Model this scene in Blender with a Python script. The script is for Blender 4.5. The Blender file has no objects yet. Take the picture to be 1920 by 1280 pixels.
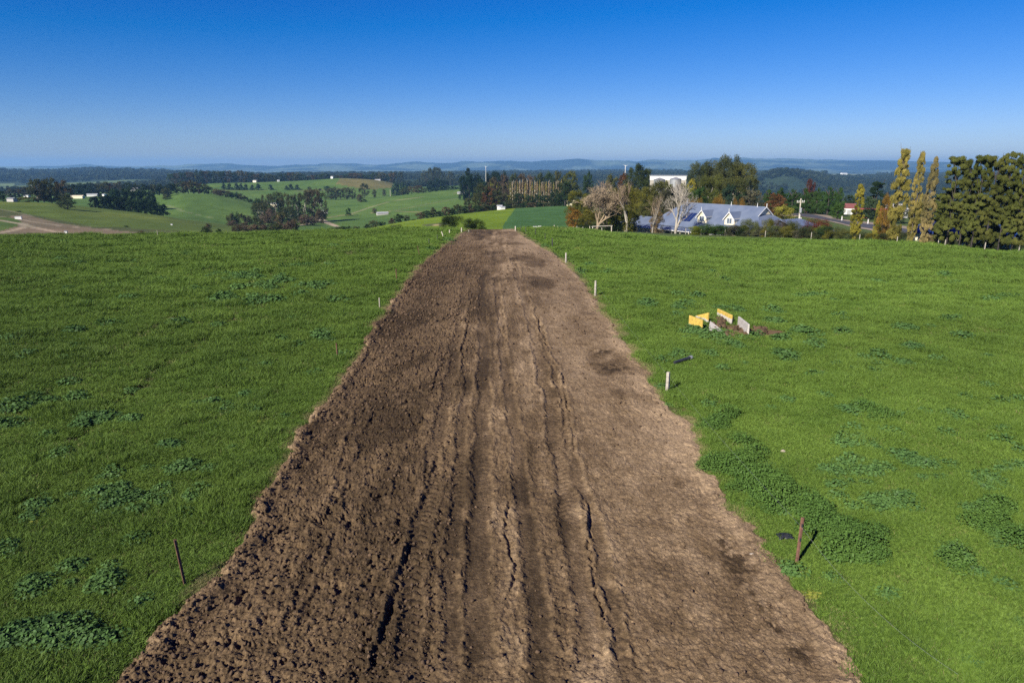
import bpy, math, random
import numpy as np
from mathutils import Vector, Matrix
R = math.radians
sc = bpy.context.scene
C = sc.collection
# ---------------------------------------------------------------- camera
H = 9.0
PITCH = R(14.4)
F = 1280.0
cam = bpy.data.cameras.new('camera'); camo = bpy.data.objects.new('camera', cam); C.objects.link(camo)
camo.location = (0, 0, H); camo.rotation_euler = (R(90) - PITCH, 0, 0)
cam.sensor_width = 36; cam.lens = 36 * F / 1920; cam.clip_start = .1; cam.clip_end = 60000
sc.camera = camo
# ---------------------------------------------------------------- sky, sun, exposure
SUN_EL, SUN_AZ = R(33), R(-142)            # azimuth from +Y, clockwise positive
world = bpy.data.worlds.new('World'); sc.world = world; world.use_nodes = True
wn = world.node_tree; wn.nodes.clear()
sky = wn.nodes.new('ShaderNodeTexSky'); sky.sky_type = 'NISHITA'; sky.sun_disc = False
sky.sun_elevation = SUN_EL; sky.sun_rotation = SUN_AZ
sky.altitude = 1200; sky.air_density = 1.0; sky.dust_density = .25; sky.ozone_density = 2.6
hs = wn.nodes.new('ShaderNodeHueSaturation'); hs.inputs['Saturation'].default_value = 1.32; hs.inputs['Hue'].default_value = .502
hs.inputs['Value'].default_value = 1.0
bg = wn.nodes.new('ShaderNodeBackground'); bg.inputs['Strength'].default_value = .10
wo = wn.nodes.new('ShaderNodeOutputWorld')
tint = wn.nodes.new('ShaderNodeVectorMath'); tint.operation = 'MULTIPLY_ADD'; tint.inputs[1].default_value = (.40, .42, .60); tint.inputs[2].default_value = (-.47, -.31, 0)
clampn = wn.nodes.new('ShaderNodeVectorMath'); clampn.operation = 'MAXIMUM'; clampn.inputs[1].default_value = (.01, .01, .01)
wn.links.new(sky.outputs[0], hs.inputs['Color']); wn.links.new(hs.outputs[0], tint.inputs[0]); wn.links.new(tint.outputs[0], clampn.inputs[0]); wn.links.new(clampn.outputs[0], bg.inputs[0]); wn.links.new(bg.outputs[0], wo.inputs[0])
sl = bpy.data.lights.new('sun', 'SUN'); sl.energy = 5.0; sl.angle = R(.5); sl.color = (1, .93, .82)
so = bpy.data.objects.new('sun', sl); C.objects.link(so)
sdir = Vector((math.sin(SUN_AZ) * math.cos(SUN_EL), math.cos(SUN_AZ) * math.cos(SUN_EL), math.sin(SUN_EL)))
so.rotation_euler = sdir.to_track_quat('Z', 'Y').to_euler(); so.location = (-60, -30, 80)
sc.view_settings.view_transform = 'Standard'; sc.view_settings.look = 'None'
sc.view_settings.exposure = 0.8; sc.view_settings.gamma = 1.0
sc.render.engine = 'CYCLES'
sc.cycles.max_bounces = 5; sc.cycles.transparent_max_bounces = 6; sc.cycles.volume_bounces = 0
sc.cycles.use_denoising = False
# ---------------------------------------------------------------- numeric helpers
rng = np.random.default_rng(7)
random.seed(7)
def _h(ix, iy, s):
    n = (ix.astype(np.int64) * 374761393 + iy.astype(np.int64) * 668265263 + s * 982451653) & 0xffffffff
    n = ((n ^ (n >> 13)) * 1274126177) & 0xffffffff
    return ((n ^ (n >> 16)) & 0xffffff) / float(0xffffff)
def noise(x, y, s=0):
    x = np.asarray(x, float); y = np.asarray(y, float)
    ix = np.floor(x); iy = np.floor(y); fx = x - ix; fy = y - iy
    fx = fx * fx * fx * (fx * (fx * 6 - 15) + 10); fy = fy * fy * fy * (fy * (fy * 6 - 15) + 10)
    a = _h(ix, iy, s); b = _h(ix + 1, iy, s); c = _h(ix, iy + 1, s); d = _h(ix + 1, iy + 1, s)
    return (a * (1 - fx) + b * fx) * (1 - fy) + (c * (1 - fx) + d * fx) * fy
def fbm(x, y, o=4, s=0, g=.5):
    t = 0; a = 1; n = 0
    for k in range(o):
        t = t + a * noise(x * 2 ** k + 17.3 * k, y * 2 ** k - 9.1 * k, s + k); n += a; a *= g
    return t / n
def sstep(a, b, x):
    t = np.clip((x - a) / (b - a), 0, 1); return t * t * (3 - 2 * t)
cp, sp = math.cos(PITCH), math.sin(PITCH)
def ray(px, py):                            # unit horizontal direction (x,y) and slope of the sight line through a point of the photo
    r = (640 - py) / F; q = (px - 960) / F
    X, Y, Z = q, cp + r * sp, -sp + r * cp
    h = math.hypot(X, Y); return X / h, Y / h, Z / h
def proj(x, y, z):                          # numpy arrays ok
    dz = z - H; d = y * cp - dz * sp; u = y * sp + dz * cp
    return 960 + F * x / d, 640 - F * u / d
# ---------------------------------------------------------------- terrain: named relief lines, each (px, distance, y or 'z' height)
FE = []
def feat(nodes, mode='y'):
    a, d, z = [], [], []
    for n in nodes:
        px, D, v = n[:3]; m = n[3] if len(n) > 3 else mode
        if m == 'y':
            X, Y, t = ray(px, v); a.append(math.atan2(X, Y)); z.append(H + t * D)
        else:
            X, Y, t = ray(px, 430); a.append(math.atan2(X, Y)); z.append(v)
        d.append(D)
    a, d, z = map(np.array, (a, d, z))
    dm, zm = (d[0] + d[-1]) / 2, (z[0] + z[-1]) / 2
    a = np.concatenate([[-math.pi, -1.6], a, [1.6, math.pi]]); d = np.concatenate([[dm, d[0]], d, [d[-1], dm]]); z = np.concatenate([[zm, z[0]], z, [z[-1], zm]])
    FE.append((a, d, z))
feat([(0, .3, 0), (1920, .3, 0)], 'z')
feat([(0, 12, 0), (1920, 12, 0)], 'z')
feat([(0, 30, 0), (1920, 30, 0)], 'z')
feat([(0, 62, .05), (700, 62, .1), (960, 62, .1), (1100, 62, -.35), (1400, 62, -1.0), (1920, 62, -.5)], 'z')
feat([(-400, 110, 451), (0, 112, 447), (250, 112, 445.5), (400, 112, 443), (560, 112, 439), (700, 110, 434.5), (840, 104, 433), (960, 103, 432.5), (1060, 115, 432), (1150, 135, 434), (1250, 142, 438),
      (1400, 138, 443), (1500, 132, 447), (1600, 126, 452), (1700, 120, 459), (1800, 115, 467), (1920, 110, 476), (2400, 90, 510)])
feat([(-400, 150, 462), (0, 150, 462), (300, 155, 458), (560, 160, 452), (700, 140, 440), (860, 122, 436), (1060, 140, 433), (1150, 165, -7.1, 'z'), (1300, 165, -7.1, 'z'), (1400, 160, -7, 'z'), (1500, 155, -6.6, 'z'), (1600, 160, -6.4, 'z'), (1700, 150, -6.5, 'z'), (1800, 140, -6.5, 'z'), (1920, 132, -6.5, 'z'), (2400, 115, -6.5, 'z')])
feat([(-400, 195, 455), (0, 205, 448), (300, 215, 446), (430, 235, 442), (560, 240, 441), (680, 200, 436.5), (760, 175, 436), (860, 160, 435), (960, 160, 434), (1060, 180, 431), (1150, 210, -8, 'z'), (1300, 200, -7.6, 'z'), (1400, 200, -7, 'z'), (1500, 190, 413), (1600, 195, 424), (1700, 190, 430), (1920, 175, 450), (2400, 150, 480)])
feat([(-400, 330, 425), (0, 330, 420), (250, 330, 426), (400, 340, 431), (500, 320, 436), (560, 310, 438), (620, 315, 436.5), (700, 330, 427), (760, 345, 415), (860, 370, 402), (960, 390, 391), (1060, 400, 386), (1150, 330, 392), (1300, 270, 398), (1430, 250, 396), (1500, 245, 399), (1600, 250, 404), (1700, 240, 410), (1920, 215, 425), (2400, 190, 445)])
feat([(-400, 480, 375), (0, 480, 379), (100, 480, 381), (165, 470, 389), (245, 455, 398), (315, 435, 407), (345, 432, 413), (430, 435, 424), (500, 435, 424), (560, 450, 424), (620, 465, 424), (700, 430, 428), (760, 450, 419), (860, 480, 407), (960, 500, 397), (1060, 500, 392), (1200, 420, 404), (1500, 400, 420), (1700, 400, 440), (1920, 400, 465)])
feat([(-400, 600, 387), (0, 600, 385), (165, 570, 393), (245, 550, 400), (315, 530, 406), (345, 520, 409), (430, 520, 419), (480, 520, 418), (560, 550, 412), (620, 570, 409), (700, 590, 402), (760, 610, 394), (860, 660, 380), (900, 700, 376), (960, 700, 385), (1060, 700, 400), (1500, 650, 435), (1920, 650, 465)])
feat([(-400, 800, 372), (0, 800, 372), (240, 760, 368), (310, 720, 366), (340, 700, 363), (400, 700, 365), (440, 690, 374), (478, 680, 384), (520, 690, 392), (560, 710, 391), (620, 730, 385), (700, 770, 374), (760, 800, 366), (820, 840, 359), (880, 860, 353), (900, 860, 353), (960, 870, 365), (1060, 880, 376), (1300, 900, 400), (1500, 850, 420), (1920, 850, 440)])
feat([(-400, 950, 377), (0, 950, 377), (340, 850, 373), (400, 850, 371), (440, 850, 375), (478, 850, 377), (520, 850, 378), (620, 890, 375), (700, 950, 369), (760, 960, 366), (820, 970, 362), (880, 1050, 358), (960, 1000, 372), (1060, 1050, 380), (1300, 1150, 392), (1500, 1150, 402), (1920, 1150, 410)])
feat([(-400, 1300, 366), (0, 1300, 366), (240, 1250, 360), (340, 1200, 351), (400, 1180, 344), (480, 1180, 342.5), (560, 1180, 339.5), (640, 1180, 334), (700, 1180, 337), (730, 1180, 342), (760, 1180, 350), (800, 1250, 355), (880, 1300, 352), (960, 1300, 360), (1060, 1350, 366), (1300, 1600, 372), (1500, 1600, 378), (1700, 1600, 380), (1920, 1600, 380)])
feat([(-400, 1700, 360), (0, 1700, 361), (340, 1650, 356), (480, 1600, 351), (640, 1600, 344), (760, 1600, 349), (880, 1600, 346), (960, 1800, 352), (1300, 2000, 358), (1500, 2000, 366), (1700, 2000, 368), (1920, 2000, 368)])
feat([(-400, 2600, 347), (0, 2600, 349), (130, 2600, 343), (340, 2600, 337), (480, 2600, 335), (640, 2600, 332), (880, 2600, 333), (1200, 2700, 337), (1420, 2600, 335), (1450, 2500, 324), (1480, 2500, 321), (1505, 2550, 327), (1540, 2600, 333), (1600, 2800, 342), (1700, 2800, 345), (1920, 2800, 345)])
feat([(-400, 4500, 325), (0, 4500, 322), (60, 4500, 324), (110, 4500, 323), (140, 4500, 320), (180, 4500, 319), (260, 4500, 321), (340, 4600, 324), (420, 4700, 326), (500, 4800, 329), (700, 4800, 328), (1000, 4800, 324), (1200, 4800, 323), (1400, 4800, 324), (1600, 4800, 328), (1700, 4800, 329), (1920, 4800, 329)])
feat([(-400, 6500, 326), (0, 6500, 326), (340, 6500, 327), (500, 6500, 328), (1000, 6500, 326), (1400, 6500, 326), (1920, 6500, 330)])
feat([(-400, 9000, 321), (0, 9000, 321), (500, 9000, 324), (1000, 9000, 321), (1400, 9000, 321), (1920, 9000, 325)])
feat([(-400, 13000, 318), (0, 13000, 316), (70, 13000, 315), (120, 13000, 312.5), (160, 13000, 311.5), (240, 13000, 313.5), (330, 13000, 312.5), (350, 12500, 309.5), (450, 12500, 311), (520, 12500, 312.3), (600, 12500, 310), (640, 12500, 309), (720, 12500, 311), (780, 12000, 306), (800, 12000, 306.5), (880, 12000, 304.5), (960, 12000, 303), (1000, 12000, 303.5), (1050, 12000, 301), (1090, 12000, 301), (1120, 12000, 303), (1200, 12000, 301.5), (1270, 12500, 300), (1310, 12500, 300.5), (1340, 12500, 297.5), (1370, 12500, 299), (1400, 12500, 298.5), (1500, 12500, 300), (1600, 12500, 302), (1700, 12500, 304), (1800, 12500, 306), (1920, 12500, 308), (2400, 12500, 311)])
feat([(-400, 17000, -260), (960, 17000, -240), (2400, 17000, -240)], 'z')
A = np.concatenate([np.linspace(-math.pi, -.86, 60)[:-1], np.arange(-.86, .86, R(.08)), np.linspace(.86, math.pi, 60)])
NA = len(A)
def smooth(v, k):
    ker = np.hanning(2 * k + 3)[1:-1]; ker /= ker.sum()
    m = (A > -.86) & (A < .86); w = v[m]
    w2 = np.convolve(np.pad(w, k, mode='edge'), ker, 'valid')[:len(w)]; o = v.copy(); o[m] = w2; return o
FD = np.array([np.interp(A, a, d) for a, d, z in FE]); FZ = np.array([np.interp(A, a, z) for a, d, z in FE])
for i in range(4, len(FE)):
    FD[i] = smooth(FD[i], 12); FZ[i] = smooth(FZ[i], 8 if i < 17 else 3)
LG = np.linspace(math.log(.3), math.log(17000), 1800)
FL = np.log(FD)
def pchip(x, y, X):
    h = np.diff(x); d = np.diff(y) / h; m = np.zeros_like(y)
    w1 = 2 * h[1:] + h[:-1]; w2 = h[1:] + 2 * h[:-1]
    with np.errstate(all='ignore'):
        mm = (w1 + w2) / (w1 / d[:-1] + w2 / d[1:])
    m[1:-1] = np.where(d[:-1] * d[1:] > 0, mm, 0); m[0] = d[0]; m[-1] = d[-1]; m = np.nan_to_num(m)
    k = np.clip(np.searchsorted(x, X) - 1, 0, len(h) - 1); t = (X - x[k]) / h[k]; hk = h[k]
    return ((1 + 2 * t) * (1 - t) ** 2) * y[k] + t * (1 - t) ** 2 * hk * m[k] + t * t * (3 - 2 * t) * y[k + 1] + t * t * (t - 1) * hk * m[k + 1]
ZT = np.array([pchip(FL[:, j], FZ[:, j], np.clip(LG, FL[0, j], FL[-1, j])) for j in range(NA)])
AU = np.arange(NA, dtype=float)
def Zb(x, y):
    x = np.asarray(x, float); y = np.asarray(y, float)
    ai = np.interp(np.arctan2(x, y), A, AU); D = np.maximum(np.hypot(x, y), .31)
    li = np.clip((np.log(D) - LG[0]) / (LG[1] - LG[0]), 0, len(LG) - 1.001)
    i = np.clip(ai.astype(int), 0, NA - 2); j = li.astype(int); fa = ai - i; fl = li - j
    return (ZT[i, j] * (1 - fa) + ZT[i + 1, j] * fa) * (1 - fl) + (ZT[i, j + 1] * (1 - fa) + ZT[i + 1, j + 1] * fa) * fl
# wheel tracks pressed into the pasture (world lines)
def gpt(px, py, z=0.0):
    X, Y, t = ray(px, py); D = (z - H) / t; return X * D, Y * D
def pline_dist(x, y, pts):
    best = np.full(np.shape(x), 1e9)
    for (x0, y0), (x1, y1) in zip(pts[:-1], pts[1:]):
        dx, dy = x1 - x0, y1 - y0; L = dx * dx + dy * dy + 1e-9
        t = np.clip(((x - x0) * dx + (y - y0) * dy) / L, 0, 1); best = np.minimum(best, np.hypot(x - x0 - t * dx, y - y0 - t * dy))
    return best
WT = [[gpt(*p) for p in ((-60, 850), (90, 740), (215, 665), (330, 598), (420, 557), (500, 517), (600, 478), (700, 452))],
      [gpt(*p) for p in ((120, 850), (290, 700), (420, 620), (500, 560), (570, 517), (640, 480), (720, 450))]]
def wheel(x, y, ex=0.0):
    D = np.hypot(x, y); g = 0
    for k, w in enumerate(WT):
        d = pline_dist(x, y, w); g = np.maximum(g, np.exp(-(d / (.28 + ex)) ** 2) * sstep(-.1 + .08 * k, .30, noise(x * .23 + 5 * k, y * .23, 31 + k)))
    return g * (D < 100) * (D > 8)
def Z(x, y):
    x = np.asarray(x, float); y = np.asarray(y, float); D = np.hypot(x, y)
    z = Zb(x, y)
    near = 1 - sstep(80, 108, D)
    z = z + near * ((fbm(x * .11, y * .11, 3, 3) - .5) * .28 + (fbm(x * .6, y * .6, 2, 5) - .5) * .07)
    return z
def Zf(x, y): return float(Z(np.array([x]), np.array([y]))[0])
HD = np.exp(np.linspace(math.log(6), math.log(15500), 6000))
def hit(px, py):
    X, Y, t = ray(px, py); zr = H + t * HD; zt = Z(X * HD, Y * HD)
    k = np.argmax(zr < zt)
    if zr[k] >= zt[k]: k = len(HD) - 1
    D = HD[k]; return X * D, Y * D, float(zt[k]), D
def at(px, D, py=430):
    X, Y, t = ray(px, py); return X * D, Y * D, Zf(X * D, Y * D)
def height_to(px, py, D): return H + ray(px, py)[2] * D
# ---------------------------------------------------------------- bare earth strip outline
LE = [(225, 1280), (290, 1190), (370, 1100), (450, 1000), (500, 900), (545, 835), (620, 735), (665, 675), (700, 612), (750, 545), (785, 500), (822, 455), (845, 441), (868, 434)]
RE = [(1600, 1250), (1545, 1180), (1480, 1085), (1430, 1000), (1385, 965), (1340, 900), (1312, 850), (1296, 800), (1255, 762), (1232, 735), (1212, 690), (1172, 640), (1130, 582), (1095, 530), (1058, 490), (1020, 462), (985, 440), (968, 434)]
def edge(P):
    q = []
    for p in P:
        x, y, z, D = hit(*p); q.append((y, x))
    q = [(y, x) for y, x in q if y < 80]; q += [at(p_, d_)[:2][::-1] for p_, d_ in (((856, 92), (872, 103), (884, 112)) if P is LE else ((985, 92), (970, 103), (962, 112)))]; q.sort(); return np.array(q)
le, re_ = edge(LE), edge(RE)
def xl(y):
    v = np.interp(y, le[:, 0], le[:, 1]); v = np.where(y < le[0, 0], le[0, 1] + (y - le[0, 0]) * -.02, v)
    return v + .10 * (1 - sstep(14, 26, y)) + (fbm(y * .7, y * 0 + 3, 3, 40) - .5) * .6 + (fbm(y * 2.6, y * 0 + 3, 3, 44) - .5) * .24
def xr(y):
    v = np.interp(y, re_[:, 0], re_[:, 1]); return v + (fbm(y * .9, y * 0 + 8, 3, 50) - .5) * .5 + (fbm(y * 3.1, y * 0 + 3, 3, 54) - .5) * .30
def in_strip(x, y, m=0.0): return (x > xl(y) - m) & (x < xr(y) + m) & (y > 0)
# ---------------------------------------------------------------- mesh helpers
def tag(o, label=None, cat=None, group=None, kind=None):
    if label: o['label'] = label
    if cat: o['category'] = cat
    if group: o['group'] = group
    if kind: o['kind'] = kind
    return o
def link(name, me, mat=None, parent=None):
    o = bpy.data.objects.new(name, me); C.objects.link(o)
    if mat is not None and len(me.materials) == 0: me.materials.append(mat)
    if parent is not None: o.parent = parent
    return o
def empty(name, loc=(0, 0, 0), rz=0):
    o = bpy.data.objects.new(name, None); C.objects.link(o); o.location = loc; o.rotation_euler = (0, 0, rz); o.empty_display_size = .2; return o
def np_mesh(name, V, Fc, smooth_=False):
    me = bpy.data.meshes.new(name); V = np.asarray(V, np.float32); Fc = np.asarray(Fc, np.int32); n, k = Fc.shape
    me.vertices.add(len(V)); me.vertices.foreach_set('co', V.ravel())
    me.loops.add(n * k); me.loops.foreach_set('vertex_index', Fc.ravel())
    me.polygons.add(n); me.polygons.foreach_set('loop_start', np.arange(0, n * k, k, dtype=np.int32)); me.polygons.foreach_set('loop_total', np.full(n, k, np.int32))
    if smooth_: me.polygons.foreach_set('use_smooth', np.ones(n, bool))
    me.update(calc_edges=True); return me
def grid_mesh(name, X, Y, Zz, wrap=False, sm=True):
    r, c = X.shape; V = np.stack([X, Y, Zz], -1).reshape(-1, 3); I = np.arange(r * c).reshape(r, c)
    Fc = np.stack([I[:-1, :-1], I[:-1, 1:], I[1:, 1:], I[1:, :-1]], -1).reshape(-1, 4)
    return np_mesh(name, V, Fc, sm)
def vcol(me, name, arr):
    a = me.attributes.new(name, 'FLOAT_COLOR', 'POINT'); b = np.ones((len(arr), 4), np.float32); b[:, :3] = arr; a.data.foreach_set('color', b.ravel())
class MB:
    def __init__(s): s.v = []; s.f = []; s.m = []
    def add(s, vs, fs, mi=0):
        b = len(s.v); s.v += [tuple(v) for v in vs]; s.f += [tuple(b + i for i in f) for f in fs]; s.m += [mi] * len(fs); return s
    def box(s, x0, y0, z0, x1, y1, z1, mi=0):
        return s.add([(x0, y0, z0), (x1, y0, z0), (x1, y1, z0), (x0, y1, z0), (x0, y0, z1), (x1, y0, z1), (x1, y1, z1), (x0, y1, z1)],
                     [(0, 3, 2, 1), (4, 5, 6, 7), (0, 1, 5, 4), (1, 2, 6, 5), (2, 3, 7, 6), (3, 0, 4, 7)], mi)
    def tube(s, pts, rad, n=6, mi=0, cap=True):
        pts = [Vector(p) for p in pts]; rad = rad if isinstance(rad, (list, tuple)) else [rad] * len(pts); vs = []
        for i, p in enumerate(pts):
            d = (pts[min(i + 1, len(pts) - 1)] - pts[max(i - 1, 0)]).normalized()
            a = d.orthogonal().normalized() if abs(d.z) < .99 else Vector((1, 0, 0)); b = d.cross(a).normalized(); a = b.cross(d)
            for k in range(n):
                t = 2 * math.pi * k / n; vs.append(p + a * math.cos(t) * rad[i] + b * math.sin(t) * rad[i])
        fs = [(i * n + k, i * n + (k + 1) % n, (i + 1) * n + (k + 1) % n, (i + 1) * n + k) for i in range(len(pts) - 1) for k in range(n)]
        if cap: fs += [tuple(range(n))[::-1], tuple((len(pts) - 1) * n + k for k in range(n))]
        return s.add(vs, fs, mi)
    def slab(s, quad, th, mi=0):               # a planar outline given thickness along its normal (downwards)
        q = [Vector(v) for v in quad]; n = (q[1] - q[0]).cross(q[2] - q[0]).normalized() * th; m = len(q)
        return s.add(q + [v - n for v in q], [tuple(range(m)), tuple(range(2 * m - 1, m - 1, -1))] + [(i, i + m, (i + 1) % m + m, (i + 1) % m) for i in range(m)], mi)
    def mesh(s, name, mats=(), sm=False):
        me = bpy.data.meshes.new(name); me.from_pydata(s.v, [], s.f)
        for m in mats: me.materials.append(m)
        me.polygons.foreach_set('material_index', s.m)
        if sm: me.polygons.foreach_set('use_smooth', [True] * len(s.f))
        me.update(); return me
    def build(s, name, mat, parent=None, sm=False):
        mats = mat if isinstance(mat, (list, tuple)) else ([mat] if mat else [])
        return link(name, s.mesh(name, mats, sm), None, parent)
# ---------------------------------------------------------------- materials
def newmat(name):
    m = bpy.data.materials.new(name); m.use_nodes = True; nt = m.node_tree; nt.nodes.clear()
    out = nt.nodes.new('ShaderNodeOutputMaterial'); return m, nt, out
def N(nt, t, **kw):
    n = nt.nodes.new(t)
    for k, v in kw.items():
        if k in n.inputs: n.inputs[k].default_value = v
        else: setattr(n, k, v)
    return n
def mulcol(nt, c, lo, hi, scale, detail=3.0, coord='pos', dist=0.0, a=.35, b=.65):
    nz = N(nt, 'ShaderNodeTexNoise', Scale=scale, Detail=detail, Distortion=dist)
    if coord == 'pos':
        g = nt.nodes.new('ShaderNodeNewGeometry'); nt.links.new(g.outputs['Position'], nz.inputs['Vector'])
    else:
        g = nt.nodes.new('ShaderNodeTexCoord'); nt.links.new(g.outputs['Object'], nz.inputs['Vector'])
    mr = N(nt, 'ShaderNodeMapRange'); mr.inputs[1].default_value = a; mr.inputs[2].default_value = b; mr.inputs[3].default_value = 0; mr.inputs[4].default_value = 1
    nt.links.new(nz.outputs[0], mr.inputs[0])
    mc = N(nt, 'ShaderNodeMix', data_type='RGBA'); mc.inputs[6].default_value = (*lo, 1); mc.inputs[7].default_value = (*hi, 1); nt.links.new(mr.outputs[0], mc.inputs[0])
    mm = N(nt, 'ShaderNodeMix', data_type='RGBA', blend_type='MULTIPLY'); mm.inputs[0].default_value = 1
    nt.links.new(c, mm.inputs[6]); nt.links.new(mc.outputs[2], mm.inputs[7]); return mm.outputs[2]
def simple(name, col, rough=.7, var=.12, scale=3.0, metal=0.0, spec=.4, bump=0.0, bscale=20.0):
    m, nt, out = newmat(name); b = N(nt, 'ShaderNodeBsdfPrincipled', Roughness=rough, Metallic=metal); b.inputs['Specular IOR Level'].default_value = spec
    rgb = N(nt, 'ShaderNodeRGB'); rgb.outputs[0].default_value = (*col, 1)
    c = mulcol(nt, rgb.outputs[0], (1 - var,) * 3, (1 + var * .5,) * 3, scale, 5.0, 'obj'); nt.links.new(c, b.inputs['Base Color'])
    if bump:
        nz = N(nt, 'ShaderNodeTexNoise', Scale=bscale, Detail=5.0); tc = nt.nodes.new('ShaderNodeTexCoord'); nt.links.new(tc.outputs['Object'], nz.inputs['Vector'])
        bp = N(nt, 'ShaderNodeBump', Strength=bump, Distance=.02); nt.links.new(nz.outputs[0], bp.inputs['Height']); nt.links.new(bp.outputs[0], b.inputs['Normal'])
    nt.links.new(b.outputs[0], out.inputs[0]); return m
def foliage_mat(name, trans=.22, pscale=.25):
    m, nt, out = newmat(name); oi = N(nt, 'ShaderNodeObjectInfo')
    c = mulcol(nt, oi.outputs['Color'], (.62, .66, .6), (1.35, 1.3, 1.2), pscale, 4.0, 'pos'); c = mulcol(nt, c, (.7, .72, .7), (1.3, 1.25, 1.2), 6.0 * pscale, 2.0, 'pos')
    d = N(nt, 'ShaderNodeBsdfDiffuse', Roughness=.6); t = N(nt, 'ShaderNodeBsdfTranslucent'); mx = N(nt, 'ShaderNodeMixShader'); mx.inputs[0].default_value = trans
    nt.links.new(c, d.inputs[0]); nt.links.new(c, t.inputs[0]); nt.links.new(d.outputs[0], mx.inputs[1]); nt.links.new(t.outputs[0], mx.inputs[2]); nt.links.new(mx.outputs[0], out.inputs[0]); return m
M_fol = foliage_mat('foliage')
def grass_mat(name, c0, c1, c2, trans=.3):
    m, nt, out = newmat(name)
    rgb = N(nt, 'ShaderNodeRGB'); rgb.outputs[0].default_value = (*c0, 1)
    c = mulcol(nt, rgb.outputs[0], c1, c2, .35, 4.0, 'pos', .5, .3, .7)
    c = mulcol(nt, c, (.88, .88, .88), (1.12, 1.12, 1.1), .045, 3.0, 'pos'); c = mulcol(nt, c, (.55, .6, .55), (1.4, 1.36, 1.3), 14.0, 2.0, 'pos')
    d = N(nt, 'ShaderNodeBsdfDiffuse', Roughness=.5); t = N(nt, 'ShaderNodeBsdfTranslucent'); g = N(nt, 'ShaderNodeBsdfGlossy', Roughness=.6)
    mx = N(nt, 'ShaderNodeMixShader'); mx.inputs[0].default_value = trans; m2 = N(nt, 'ShaderNodeMixShader'); m2.inputs[0].default_value = .012
    nt.links.new(c, d.inputs[0]); nt.links.new(c, t.inputs[0]); nt.links.new(d.outputs[0], mx.inputs[1]); nt.links.new(t.outputs[0], mx.inputs[2])
    nt.links.new(mx.outputs[0], m2.inputs[1]); nt.links.new(g.outputs[0], m2.inputs[2]); nt.links.new(m2.outputs[0], out.inputs[0]); return m
M_grass = grass_mat('grass', (.108, .178, .032), (.80, .84, .8), (1.16, 1.12, 1.1), .16)
M_weed = grass_mat('broad_leaf', (.075, .145, .042), (.8, .85, .9), (1.2, 1.15, 1.1), .2)
M_nettle = grass_mat('nettle_leaf', (.072, .138, .030), (.8, .85, .9), (1.2, 1.15, 1.1), .2)
M_dry = grass_mat('dry_grass', (.25, .23, .10), (.8, .85, .9), (1.1, 1.1, 1.1), .25)
M_ylw = grass_mat('yellowing_leaf', (.20, .21, .04), (.8, .85, .9), (1.1, 1.1, 1.1), .25)
M_bark = simple('bark', (.12, .095, .075), .9, .3, 4.0)
M_bark2 = simple('dark_bark', (.05, .042, .036), .9, .3, 4.0)
M_white_bark = simple('white_bark', (.38, .34, .28), .8, .35, 3.0)
M_twig = simple('bare_twig', (.27, .20, .13), .9, .25, 2.0)
M_twigp = simple('pale_bare_twig', (.27, .205, .13), .9, .25, 2.0)
M_wood = simple('weathered_timber', (.36, .33, .27), .85, .35, 6.0, bump=.5, bscale=30)
M_wood2 = simple('pale_timber', (.48, .43, .34), .85, .3, 6.0)
M_rust = simple('rusted_steel', (.15, .075, .05), .85, .35, 9.0, bump=.4, bscale=60)
M_dsteel = simple('dark_steel', (.05, .05, .045), .6, .3, 9.0)
M_white = simple('white_paint', (.66, .65, .61), .5, .1)
M_cream = simple('cream_paint', (.74, .66, .46), .6, .08)
M_blackp = simple('black_plastic', (.03, .032, .036), .35, .2)
M_galv = simple('galvanised_steel', (.35, .36, .36), .45, .2, 5.0, .4)
M_glass = simple('window_glass', (.10, .13, .17), .08, .1, 1.0, 0, .8)
M_panel = simple('solar_glass', (.012, .025, .09), .12, .1, 1.0, 0, .8)
M_red = simple('red_iron', (.30, .06, .045), .6, .2)
M_conc = simple('pale_concrete', (.42, .40, .37), .9, .2, 4.0)
M_stone = simple('pale_stone', (.36, .30, .23), .9, .25, 6.0)
def corr_mat(name, col, axis=0, pitch=.15):      # corrugated iron: ribs as bump in the sheet's own space
    m, nt, out = newmat(name); b = N(nt, 'ShaderNodeBsdfPrincipled', Roughness=.42); b.inputs['Specular IOR Level'].default_value = .45
    rgb = N(nt, 'ShaderNodeRGB'); rgb.outputs[0].default_value = (*col, 1)
    c = mulcol(nt, rgb.outputs[0], (.85, .87, .9), (1.1, 1.08, 1.05), .5, 5.0, 'obj'); nt.links.new(c, b.inputs['Base Color'])
    tc = nt.nodes.new('ShaderNodeTexCoord'); wv = N(nt, 'ShaderNodeTexWave', Scale=1 / pitch / 3, bands_direction='XYZ'[axis]); nt.links.new(tc.outputs['Object'], wv.inputs['Vector'])
    bp = N(nt, 'ShaderNodeBump', Strength=.5, Distance=.02); nt.links.new(wv.outputs[0], bp.inputs['Height']); nt.links.new(bp.outputs[0], b.inputs['Normal'])
    nt.links.new(b.outputs[0], out.inputs[0]); return m
M_roof = corr_mat('blue_grey_roof', (.125, .155, .215))
M_roofn = corr_mat('navy_roof', (.012, .03, .13))
M_rroof = corr_mat('red_roof', (.20, .075, .065))
M_wroof = corr_mat('white_roof', (.42, .43, .43))
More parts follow.
